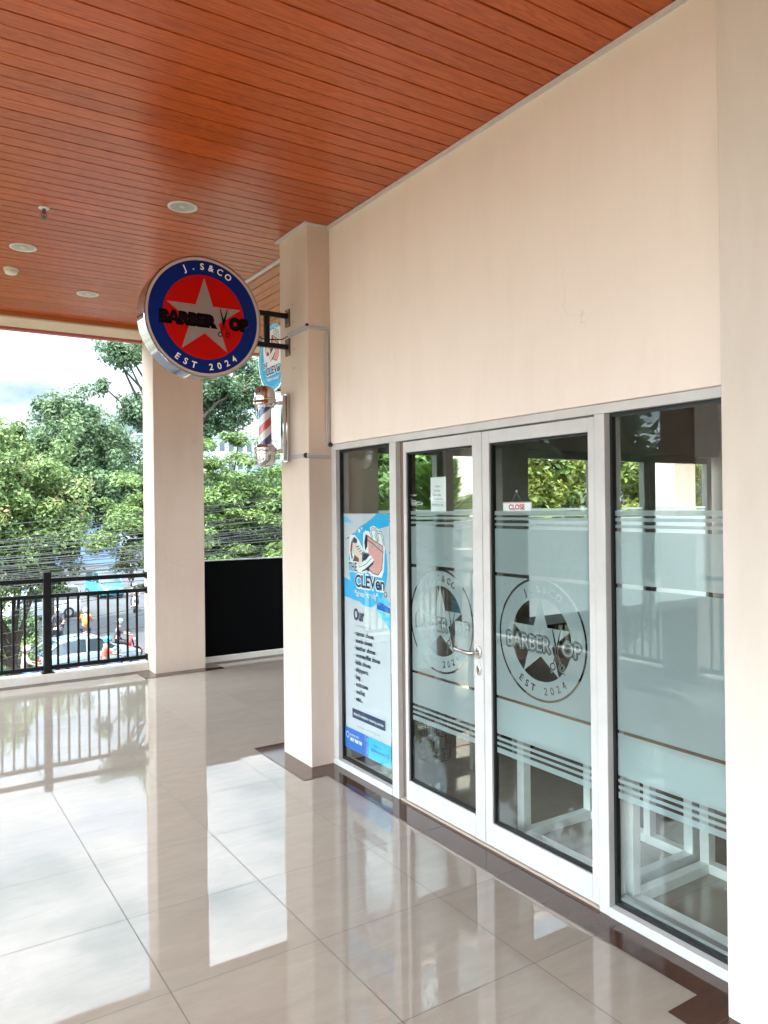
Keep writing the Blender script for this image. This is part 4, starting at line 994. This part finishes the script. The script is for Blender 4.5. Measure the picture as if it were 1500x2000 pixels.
tree('tall airy dark tree whose upper branches show on both sides of the railing pillar', (9.2, 30, G), 8.6, .24,
     [((7.0, 28.5, 7.3), (.8, .8, .55)), ((6.6, 28.8, 6.2), (.35, .4, .25)), ((7.6, 28.6, 5.3), (.8, .8, .6)), ((11.0, 30, 6.6), (1.2, 1.1, .8)), ((12.3, 30, 6.3), (1.1, 1.0, .9)), ((11.4, 30, 5.3), (1.0, 1.0, .55)), ((10.6, 30, 4.7), (.5, .6, .5)), ((13.0, 30, 7.4), (.9, .9, .6)), ((8.4, 29, 8.0), (.9, .9, .7))], 190, 150, .38, .16, LM4, shell=.1, limbs=34)
tree('dark green tree behind the black parapet left of the corner column', (11.6, 26, G), 4, .22,
     [((11.7, 26, 1.6), (1.5, 1.6, 1.9)), ((10.9, 26, .2), (1.6, 1.6, 1.5)), ((13.6, 26, 2.2), (1.6, 1.6, 2.0))], 240, 110, .42, .22, LM2)
for i, (x, y, z_, l) in enumerate(((9.6, 14.6, 1.5, 'leafy yellow green tree seen through the left door above the palm'), (13.0, 15.2, 1.3, 'leafy yellow green tree seen through the right door'), (17.4, 15.6, 1.2, 'leafy yellow green tree seen through the clear fixed window'), (22.5, 17, 1.4, 'leafy yellow green tree farthest right beyond the far windows'))):
    tree(l, (x, y, G), 3.6, .2, [((x, y, z_), (2.5, 1.7, 2.3)), ((x+.6, y+.3, z_+1.6), (1.8, 1.5, 1.6))], 210, 90, .36, .24, LM5 if i != 0 else LM3, group='trees beyond the far shop windows', name='garden_tree')
for x, y, z_, l in ((-9, 12.8, 1.6, 'dark tree on the open side, nearest of those reflected in the doors'), (-9.5, 16.6, 1.8, 'dark tree on the open side beyond the left corner'), (-9, 21, 1.8, 'dark tree on the open side, third along the row'), (-10, 26, 1.8, 'dark tree on the open side farthest from the shop')):
    tree(l, (x, y, G), 3.4, .2, [((x, y, z_), (2.2, 2.2, 3.0)), ((x+.5, y+.8, z_+2.6), (1.6, 1.8, 1.8))], 190, 70, .5, .34, LM2, group='trees on the open side')
for i, (x, y, h_) in enumerate(((2, 84, 4.5), (11, 92, 5.5), (29, 88, 6.0), (38, 84, 6.5), (47, 80, 7), (59, 78, 6), (-14, 80, 5), (72, 78, 7), (-30, 74, 6))):
    tree(['far tree at the left end of the street', 'far tree above the small blue building', 'far tree right of the street end', 'far tree behind the light green crown', 'far tree behind the corner column', 'far tree behind the shop', 'far tree beyond the left edge', 'far tree at the far right behind the shop', 'far tree well beyond the left edge'][i],
         (x, y, G), 4, .35, [((x, y, h_-5), (5, 4.5, 4.2)), ((x+1.5, y, h_-2.5), (3.2, 3.0, 2.6))], 120, 60, 1.1, .75, LM6, group='far trees behind the street')
# shrubs on the left verge
for x, y, r_, l in ((2.6, 25.5, 1.0, 'low green shrub on the verge at the left edge'), (3.9, 30.5, .9, 'ragged green shrub beside the tree trunk'), (4.9, 38, 1.1, 'tall green shrub by the white van')):
    t = thing('shrub', l, 'shrub', (x, y, G), group='shrubs on the left verge')
    leaves('foliage', blob_centers([((x, y, G+r_*.9), (r_, r_, r_*1.1))], 40, .3), 70, .3, .16, LM1 if r_ == .9 else LM2, t, base=(x, y, G))
# palm on the corridor outside the far shop windows
pl = thing('palm', 'tall potted fan palm with long green fronds seen through the narrow window and left door', 'palm', (4.75, 6.5, 0))
mb = MB(); mb.lathe([(0, 0), (.17, 0), (.23, .40), (.245, .41), (.245, .44), (.22, .44), (.20, .40), (0, .39)], 32); mb.build('pot', mat('terracotta_pot', (.25, .11, .06), .8), pl, True)
mb = MB(); mb.tube([(0, 0, .38), (.02, 0, .75), (.0, 0, 1.42)], [.06, .05, .05], 10); mb.build('stem', BARK, pl, True)
PALM = leaf_mat('palm_leaf', (.05, .12, .015), (.19, .30, .05), trans=.45)
mb = MB(); tints = []
for k in range(26):
    a = 2*math.pi*k/26*2.4+rng.uniform(-.2, .2); el = R(rng.uniform(35, 87)); Lg = rng.uniform(.9, 1.2)
    st = Vector((0, 0, 1.38)); dr_ = Vector((math.cos(a)*math.cos(el), math.sin(a)*math.cos(el), math.sin(el)))
    pts = [st+dr_*Lg*s_+Vector((math.cos(a)*.10, math.sin(a)*.10, -.30))*(s_**2)*Lg for s_ in np.linspace(0, 1, 9)]
    mb.tube(pts, [.006]*9, 4, cap=False)
    side = Vector((-math.sin(a), math.cos(a), 0))
    for i in range(1, 9):
        for sb in range(5):
            f_ = (i-1+sb/5)/8; p = pts[i-1].lerp(pts[i], sb/5); tg = (pts[i]-pts[i-1]).normalized()
            for sg in (-1, 1):
                ll = .34*math.sin(math.pi*min(.98, .15+f_*.85))+.05; d = (tg*.85+side*sg*.65+Vector((0, 0, -.12))).normalized(); q = tg.cross(d).normalized(); wv = d.cross(q)*.009
                e_ = p+d*ll+Vector((0, 0, -.06*ll)); mb.add([tuple(p-wv*.4), tuple(p+d*ll*.5-wv), tuple(e_), tuple(p+d*ll*.5+wv)], [(0, 1, 2, 3)])
o = mb.build('fronds', PALM, pl)
at = o.data.attributes.new('tint', 'FLOAT', 'FACE'); at.data.foreach_set('value', rng.random(len(o.data.polygons)).astype(np.float32))

# --- buildings
def building(name, label, x0, x1, y0, y1, h, wmat, nfx, nfz, rot=0, roof=None, wm=None):
    t = thing(name, label, 'building', ((x0+x1)/2, (y0+y1)/2, G), rot)
    hx_, hy_ = (x1-x0)/2, (y1-y0)/2
    mb = MB(); mb.box(-hx_, hx_, -hy_, hy_, 0, h); mb.build('wall', wmat, t)
    mb = MB()
    if roof == 'gable':
        mb.add([(-hx_-.5, -hy_-.5, h), (hx_+.5, -hy_-.5, h), (hx_+.5, hy_+.5, h), (-hx_-.5, hy_+.5, h), (-hx_-.5, 0, h+1.6), (hx_+.5, 0, h+1.6)], [(0, 1, 5, 4), (2, 3, 4, 5), (0, 4, 3), (1, 2, 5), (0, 3, 2, 1)])
        mb.build('roof', mat('roof_sheet', (.04, .07, .12), .5, var=.2), t)
    else: mb.box(-hx_-.2, hx_+.2, -hy_-.2, hy_+.2, h, h+.4); mb.build('roof', wmat, t)
    for i in range(nfx):
        for j in range(nfz):
            a = -hx_+(i+.22)*2*hx_/nfx; b = -hx_+(i+.78)*2*hx_/nfx; z0 = (j+.3)*h/nfz; z1 = (j+.78)*h/nfz
            mb = MB(); mb.box(a, b, -hy_-.03, -hy_+.02, z0, z1); wn_ = mb.build('window', wm or CARGL, t)
    return t
BW1 = mat('pale_blue_wall', (.09, .15, .24), .8, var=.2, vscale=.5); BW2 = mat('white_wall', (.20, .23, .27), .8, var=.15, vscale=.3); BLU = mat('blue_awning', (.02, .055, .15), .6)
building('building', 'low pale blue building with dark blue shutters at the end of the street', 13.5, 22.5, 92, 98, 4.6, BW1, 7, 1, wm=BLU)
building('building', 'low white building with a blue sheet roof left of the blue shuttered one', 9.0, 13.0, 90, 95, 3.4, BW2, 3, 1, roof='gable')
building('building', 'pale office block rising far behind the trees beside the pillar', 33, 52, 122, 134, 17.8, BW2, 12, 6)

# --- overhead cables
CAB = flat('cable_black', (.02, .021, .024), .5); CABG = flat('cable_grey', (.035, .038, .042), .5)
def cable(i, zL, zR, y, r_, sag, m, y2=None):
    # endpoints at x=-8 and x=26 in plane y..y2 ; zL is the height near x=2, zR near x=7.5
    sl_ = (zR-zL)/5.5; x0, x1 = -8, 27
    pts = []
    y2 = y if y2 is None else y2
    for k in range(29):
        s_ = k/28; x = x0+(x1-x0)*s_; pts.append((x, y+(y2-y)*s_, zL+(x-2)*sl_+sag*(4*(s_-.45)**2-.1)))
    mb = MB(); mb.tube(pts, r_, 5, cap=False); o = mb.build('cable', m, smooth=True)
    tag(o, 'black overhead cable of the bundle strung above the street' if m is CAB else 'grey overhead cable of the bundle strung above the street', 'cable', 'overhead cables above the street')
for i in range(22):
    f_ = i/21; zL = 1.20-.85*f_+rng.normal()*.03; zR = 1.62-1.15*f_+rng.normal()*.06
    cable(i, zL, zR, 15.4+rng.uniform(-.5, .9), rng.uniform(.0045, .009), rng.uniform(.2, .7), CAB if rng.random() < .72 else CABG, 15.4+rng.uniform(-.8, 1.2))
for i in range(13):
    f_ = i/12; zR = 2.1-1.5*f_+rng.normal()*.08; zL = zR-rng.uniform(.3, 1.1)
    cable(i, zL, zR, 17+rng.uniform(-.5, .9), rng.uniform(.004, .007), rng.uniform(.1, .5), CAB if rng.random() < .6 else CABG, 16.4+rng.uniform(-.8, 1.2))
for zL, zR in ((-.15, .25), (-.55, .1), (-.8, -.5), (-1.3, -.9), (-1.0, .35)):
    cable(0, zL, zR, 16.2, .006, .2, CAB)
# steel post on the left pavement
mb = MB(); mb.tube([(0, 0, .13), (0, 0, 3.4)], .07, 10); mb.lathe([(0, 3.46), (.075, 3.43), (.075, 3.4)], 10); o = mb.build('street_post', mat('post_green_grey', (.20, .24, .23), .5), smooth=True, loc=(6.15, 39.0, G)); tag(o, 'plain grey green steel post on the pavement beside the white van', 'post')

# --- vehicles
TYRE = flat('tyre', (.015, .015, .016), .8); RIM = mat('wheel_rim', (.35, .36, .38), .35, metal=.8); HL = mat('headlight', (.8, .82, .85), .15); TLM = mat('taillight', (.55, .015, .01), .25)
def wheel(parent, x, y, r, w_=.2):
    T = Matrix.Translation((x, y, r)) @ Matrix.Rotation(R(90), 4, 'X')
    mb = MB(); mb.lathe([(r*.62, -w_/2), (r*.95, -w_/2), (r, -w_/2+.03), (r, w_/2-.03), (r*.95, w_/2), (r*.62, w_/2)], 24, 0, T); wo = mb.build('wheel', TYRE, parent, True)
    mb = MB(); mb.lathe([(0, -w_/2+.03), (r*.3, -w_/2+.01), (r*.63, -w_/2+.02), (r*.63, w_/2-.02), (r*.3, w_/2-.01), (0, w_/2-.03)], 16, 0, T); mb.build('rim', RIM, wo, True)
def car(name, label, cat, pos, heading, paint, Lc=4.3, W=1.7, kind='sedan'):
    t = thing(name, label, cat, pos, heading)
    if kind == 'sedan':
        st = [(-2.15, .42, .80, .62), (-2.10, .28, .92, .76), (-1.8, .22, .98, .84), (-1.0, .20, 1.0, .86), (0, .20, .98, .87), (.9, .20, .96, .86), (1.5, .20, .90, .84), (1.95, .24, .80, .78), (2.15, .36, .66, .60)]
        cab = [(-1.95, 1.0, .70), (-1.35, 1.40, .60), (-.5, 1.49, .60), (.35, 1.44, .60), (1.15, .96, .72)]; whx = (-1.28, 1.32); zb = .96
    else:
        st = [(-2.1, .34, 1.02, .74), (-2.05, .26, 1.1, .80), (-1.6, .22, 1.12, .84), (0, .22, 1.12, .85), (1.2, .22, 1.1, .85), (1.75, .24, 1.0, .82), (2.02, .28, .82, .76), (2.1, .38, .70, .66)]
        cab = [(-2.04, 1.1, .78), (-1.92, 1.80, .70), (-.6, 1.90, .70), (.85, 1.84, .68), (1.55, 1.08, .74)]; whx = (-1.3, 1.35); zb = 1.1
    sx = Lc/4.3; vs = []; fs = []; K = 12
    for x, z0, z1, hw in st:
        hw = hw*W/1.72; zm = (z0+z1)/2
        ring = [(-hw*.86, z0), (hw*.86, z0), (hw*.97, z0+.10), (hw, zm), (hw*.97, z1-.10), (hw*.88, z1), (hw*.4, z1+.02), (-hw*.4, z1+.02), (-hw*.88, z1), (-hw*.97, z1-.10), (-hw, zm), (-hw*.97, z0+.10)]
        vs += [(x*sx, a, b) for a, b in ring]
    n = len(st)
    for i in range(n-1):
        for k in range(K): fs.append((i*K+k, (i+1)*K+k, (i+1)*K+(k+1) % K, i*K+(k+1) % K))
    fs.append(tuple(range(K))); fs.append(tuple((n-1)*K+k for k in range(K))[::-1])
    mb = MB(); mb.add(vs, [f[::-1] for f in fs]); mb.build('body', paint, t, True)
    # glass house
    def cabloft(cb, infl, zoff, z_cut=None):
        vs = []; fs = []
        for x, z1, hw in cb:
            hb = .80*W/1.72+infl; ht = hw*W/1.72+infl
            vs += [(x*sx, -hb if z1 > zb+.1 else -ht, zb-.03), (x*sx, -ht, z1-.06+zoff if z1 > zb+.1 else zb), (x*sx, -ht*.8, z1+zoff), (x*sx, ht*.8, z1+zoff), (x*sx, ht, z1-.06+zoff if z1 > zb+.1 else zb), (x*sx, hb if z1 > zb+.1 else ht, zb-.03)]
        for i in range(len(cb)-1):
            for k in range(5): fs.append((i*6+k, i*6+k+1, (i+1)*6+k+1, (i+1)*6+k))
        return vs, fs
    v_, f_ = cabloft(cab, 0, 0); mb = MB(); mb.add(v_, f_); mb.build('windows', CARGL, t, True)
    # roof panel over the glass house
    vs = []; fs = []
    for x, z1, hw in cab[1:-1]:
        ht = hw*W/1.72+.012
        vs += [(x*sx, -ht, z1-.075), (x*sx, -ht*.8, z1+.012), (x*sx, ht*.8, z1+.012), (x*sx, ht, z1-.075)]
    for i in range(len(cab)-3):
        for k in range(3): fs.append((i*4+k, i*4+k+1, (i+1)*4+k+1, (i+1)*4+k))
    mb = MB(); mb.add(vs, fs); mb.build('roof', paint, t, True)
    for s_ in (-1, 1):
        for (xa, za), (xb, zb_) in (((cab[0][0], zb-.02), (cab[1][0], cab[1][1]-.05)), ((-.25, zb-.02), (-.2, cab[2][1]-.07)), ((cab[4][0], zb-.02), (cab[3][0], cab[3][1]-.05))):
            hb = .81*W/1.72; ht = .62*W/1.72 if kind == 'sedan' else .71*W/1.72
            hb2 = hb if abs(xa) < 1 else (.73*W/1.72 if kind == 'sedan' else .77*W/1.72)
            mb = MB(); mb.tube([(xa*sx, s_*hb2, za), (xb*sx, s_*ht, zb_)], .035, 6); mb.build('pillar', paint, t, True)
        mb = MB(); mb.ell((2.06*sx, s_*.52*W/1.72, .68), (.10, .16, .07), 12, 8); mb.build('headlight', HL, t, True)
        mb = MB(); mb.ell((-2.08*sx, s_*.62*W/1.72, .84), (.08, .13, .09), 12, 8); mb.build('taillight', TLM, t, True)
        mb = MB(); mb.ell((.85*sx, s_*.93*W/1.72, zb+.02), (.06, .09, .06), 10, 6); mb.build('mirror', paint, t, True)
        for x in whx: wheel(t, x*sx, s_*(.76*W/1.72), .31)
    mb = MB(); mb.box(-2.17*sx, -2.13*sx, -.25, .25, .52, .64); mb.build('number_plate', GASK, t)
    return t
SIL = mat('silver_blue_paint', (.20, .26, .31), .25, metal=.35, coat=.6); WPT = mat('white_car_paint', (.38, .40, .42), .3, coat=.5); ANG = mat('turquoise_paint', (.01, .20, .30), .3, coat=.5); BPT = mat('black_car_paint', (.02, .02, .022), .25, coat=.6)
car('parked_car', 'silver blue hatchback below the railing seen from its rear left corner', 'car', (6.38, 31.3, G+.006), R(10), SIL, 3.9)
car('minivan', 'turquoise public minivan farther up the street facing this way', 'van', (13.2, 58.2, G+.006), R(-84), ANG, 4.1, 1.65, 'van')
car('minivan', 'white boxy van parked at the left kerb behind the railing post', 'van', (7.5, 48.6, G+.006), R(-168), WPT, 4.2, 1.75, 'van')
car('parked_car', 'small black car at the left edge below the shrubs', 'car', (2.1, 34.4, G+.006), R(20), BPT, 3.8)

# --- motorcycles and riders
def frozen(pts, edges, rad, name, m, sub=1, root=0):
    me = bpy.data.meshes.new(name); me.from_pydata(pts, edges, []); o = bpy.data.objects.new(name, me); COL.objects.link(o)
    md = o.modifiers.new('Skin', 'SKIN'); md.use_smooth_shade = True
    for i, r_ in enumerate(rad): me.skin_vertices[0].data[i].radius = (r_, r_)
    me.skin_vertices[0].data[root].use_root = True
    sb = o.modifiers.new('Sub', 'SUBSURF'); sb.levels = sub; sb.render_levels = sub
    dg = bpy.context.evaluated_depsgraph_get(); m2 = bpy.data.meshes.new_from_object(o.evaluated_get(dg)); bpy.data.objects.remove(o); bpy.data.meshes.remove(me)
    m2.name = name; m2.materials.clear(); m2.materials.append(m); return m2
def rider_meshes():
    P_ = []; E_ = []; Rr = []
    def v(p, r_, par=None): P_.append(p); Rr.append(r_); i = len(P_)-1; (E_.append((par, i)) if par is not None else None); return i
    pel = v((-.10, 0, .84), .135); sp = v((-.06, 0, 1.06), .12, pel); ch = v((0, 0, 1.28), .135, sp); nk = v((.03, 0, 1.43), .055, ch); hd_ = v((.05, 0, 1.53), .085, nk); v((.05, 0, 1.64), .075, hd_); v((.135, 0, 1.545), .018, hd_)
    for s_ in (-1, 1):
        sh = v((-.01, s_*.18, 1.36), .062, ch); el = v((.14, s_*.27, 1.14), .045, sh); wr_ = v((.38, s_*.29, 1.06), .030, el); pm = v((.44, s_*.29, 1.06), .034, wr_)
        for k, (dy, l_) in enumerate(((-.028, .060), (-.010, .070), (.010, .066), (.027, .052))):
            a = v((.475, s_*(.29+dy), 1.068), .010, pm); b_ = v((.475+l_*.5, s_*(.29+dy), 1.060), .009, a); v((.475+l_*.4, s_*(.29+dy), 1.035), .008, b_)
        th = v((.44, s_*(.29-.04), 1.045), .011, pm); v((.475, s_*(.29-.055), 1.03), .009, th)
        hp = v((-.06, s_*.10, .80), .105, pel); kn = v((.34, s_*.19, .72), .066, hp); an = v((.24, s_*.17, .34), .042, kn); v((.36, s_*.17, .28), .035, an)
    body = (P_, E_, Rr)
    shirt_p = [(-.10, 0, .86), (-.06, 0, 1.06), (0, 0, 1.28), (.02, 0, 1.38)]; se = [(0, 1), (1, 2), (2, 3)]; sr = [.155, .142, .155, .075]
    tr_p = [(-.10, 0, .84)]; te = []; trr = [.150]
    for s_ in (-1, 1):
        b0 = len(shirt_p); shirt_p += [(-.01, s_*.18, 1.36), (.07, s_*.23, 1.24), (.16, s_*.275, 1.13)]; sr += [.078, .062, .055]; se += [(2, b0), (b0, b0+1), (b0+1, b0+2)]
        b0 = len(tr_p); tr_p += [(-.06, s_*.10, .80), (.34, s_*.19, .73), (.26, s_*.17, .42)]; trr += [.115, .078, .055]; te += [(0, b0), (b0, b0+1), (b0+1, b0+2)]
    return body, (shirt_p, se, sr), (tr_p, te, trr)
_b, _s, _t = rider_meshes()
SKIN = mat('skin', (.34, .19, .12), .55)
ME_B = frozen(*_b, 'person_body', SKIN, 1); ME_S = frozen(*_s, 'shirt', SKIN, 1); ME_T = frozen(*_t, 'trousers', SKIN, 1)
def person(label, pos, heading, shirt, trousers, helmet, backpack=None, group=None):
    me = ME_B.copy(); o = bpy.data.objects.new('person', me); COL.objects.link(o); o.location = pos; o.rotation_euler = (0, 0, heading); tag(o, label, 'person', group)
    for nm, src, m in (('shirt', ME_S, shirt), ('trousers', ME_T, trousers)):
        m2 = src.copy(); m2.materials.clear(); m2.materials.append(m); c_ = bpy.data.objects.new(nm, m2); COL.objects.link(c_); c_.parent = o
    mb = MB(); mb.ell((.045, 0, 1.60), (.145, .125, .135), 20, 14); hm_ = mb.build('helmet', helmet, o, True)
    mb = MB(); mb.ell((.085, 0, 1.585), (.115, .108, .075), 16, 10); mb.build('visor', CARGL, hm_, True)
    for s_ in (-1, 1):
        mb = MB(); mb.box(.20, .40, s_*.17-.045, s_*.17+.045, .245, .32, bev=.015); mb.build('shoe', GASK, o)
    if backpack:
        mb = MB(); mb.box(-.30, -.14, -.14, .14, .98, 1.36, bev=.04); mb.build('backpack', backpack, o)
    return o
def motorbike(label, pos, heading, body, group='motorcycles on the street'):
    t = thing('motorcycle', label, 'motorcycle', pos, heading, group)
    for x in (-.60, .66):
        T = Matrix.Translation((x, 0, .27)) @ Matrix.Rotation(R(90), 4, 'X')
        mb = MB(); mb.lathe([(.19, -.045), (.25, -.05), (.27, -.02), (.27, .02), (.25, .05), (.19, .045)], 24, 0, T); wo = mb.build('wheel', TYRE, t, True)
        mb = MB(); mb.lathe([(.02, -.05), (.03, -.015), (.2, -.02), (.2, .02), (.03, .015), (.02, .05)], 20, 0, T); mb.build('rim', RIM, wo, True)
    def loft(secs):
        vs = []; fs = []
        for x, zc, hz_, hy_ in secs:
            for k in range(10):
                a = 2*math.pi*k/10; vs.append((x, hy_*math.cos(a), zc+hz_*math.sin(a)))
        for i in range(len(secs)-1):
            for k in range(10): fs.append((i*10+k, i*10+(k+1) % 10, (i+1)*10+(k+1) % 10, (i+1)*10+k))
        fs.append(tuple(range(10))[::-1]); fs.append(tuple((len(secs)-1)*10+k for k in range(10))); return vs, [f[::-1] for f in fs]
    mb = MB(); mb.add(*loft([(-.88, .70, .03, .04), (-.7, .62, .12, .11), (-.4, .55, .18, .15), (-.1, .50, .18, .14), (.10, .40, .10, .12), (.3, .36, .06, .13), (.40, .52, .20, .16), (.46, .70, .24, .15), (.52, .88, .10, .10)])); mb.build('fairing', body, t, True)
    mb = MB(); mb.add(*loft([(-.80, .74, .02, .08), (-.6, .75, .05, .14), (-.2, .73, .05, .14), (.08, .70, .04, .09)])); mb.build('seat', GASK, t, True)
    mb = MB(); mb.tube([(.66, .0, .27), (.50, 0, .9)], .03, 8); mb.tube([(.42, -.32, 1.04), (.48, -.16, 1.02), (.50, 0, .98), (.48, .16, 1.02), (.42, .32, 1.04)], .014, 8); mb.build('handlebar', BLACK, t, True)
    mb = MB(); mb.tube([(-.60, -.13, .30), (.05, -.15, .28)], .045, 8); mb.build('exhaust', RIM, t, True)
    mb = MB(); mb.ell((.60, 0, .84), (.05, .09, .06), 12, 8); mb.build('headlight', HL, t, True)
    mb = MB(); mb.ell((-.90, 0, .70), (.03, .07, .04), 10, 6); mb.build('taillight', TLM, t, True)
    mb = MB(); mb.lathe([(.30, -.06), (.31, 0), (.30, .06)], 20, 0, Matrix.Translation((.66, 0, .27)) @ Matrix.Rotation(R(90), 4, 'X')); vs_ = mb.v
    keep = [i for i, f in enumerate(mb.f) if all(vs_[j][2] > .40 for j in f)]; mb.f = [mb.f[i] for i in keep]; mb.m = [0]*len(keep); mb.build('mudguard', body, t, True)
    for s_ in (-1, 1):
        mb = MB(); mb.tube([(.46, s_*.20, 1.03), (.44, s_*.25, 1.20)], .006, 5); mb.ell((.44, s_*.26, 1.22), (.012, .06, .04), 10, 6); mb.build('mirror', BLACK, t, True)
    return t
fab = lambda n, c_: mat(n, c_, .85)
DK = fab('dark_cloth', (.02, .02, .03)); JN = fab('denim', (.05, .10, .2)); WHC = fab('white_cloth', (.38, .34, .31)); ORC = fab('orange_cloth', (.80, .16, .02)); RDC = fab('red_cloth', (.65, .07, .05))
HW = mat('white_helmet', (.45, .43, .40), .25); HG = mat('grey_helmet', (.25, .28, .3), .3); HC = mat('cyan_helmet', (.03, .40, .55), .3); HB = mat('black_helmet', (.02, .02, .025), .25)
RB = mat('red_fairing', (.6, .03, .02), .25, coat=.5); KB = mat('black_fairing', (.02, .02, .022), .25, coat=.5); WBk = mat('white_fairing', (.6, .62, .65), .25, coat=.5); BBk = mat('blue_fairing', (.03, .08, .25), .25, coat=.5)
riders = [((3.9, 28.5), R(-4), WHC, JN, HW, BBk, DK, 'rider in a white shirt and white helmet with a dark backpack at the lower left', 'dark blue motorcycle under the rider in the white shirt'),
          ((6.7, 38.6), R(-112), DK, DK, HW, KB, None, 'rider in dark clothes and white helmet coming this way beside the post', 'black motorcycle coming this way beside the post'),
          ((7.75, 37.9), R(80), ORC, DK, HG, WBk, None, 'rider in a bright orange shirt seen from behind', 'motorcycle under the rider in the orange shirt'),
          ((8.1, 33.2), R(-8), DK, DK, HG, RB, None, 'rider in dark clothes on the red motorcycle crossing at the right', 'red motorcycle crossing at the right beside the pillar'),
          ((6.6, 28.9), R(-4), RDC, JN, HC, BBk, None, 'rider in a red jacket and cyan helmet in front of the silver car', 'blue motorcycle in front of the silver car'),
          ((12.8, 48.5), R(-108), WHC, DK, HW, WBk, None, 'rider in a white top on the white motorcycle coming this way near the pillar', 'white motorcycle coming this way near the pillar'),
          ((17.0, 65.5), R(-105), DK, DK, HW, KB, None, 'small far rider in dark clothes beyond the turquoise van', 'far black motorcycle beyond the turquoise van'),
          ((9.75, 50.6), R(75), RDC, DK, HB, KB, None, 'far rider in a red top riding away beside the white van', 'far black motorcycle riding away beside the white van')]
for (x, y), h_, sh_, tr_, he_, bk_, bp2, l1, l2 in riders:
    motorbike(l2, (x, y, G+.006), h_, bk_); person(l1, (x, y, G+.006), h_, sh_, tr_, he_, bp2, 'motorcycle riders on the street')
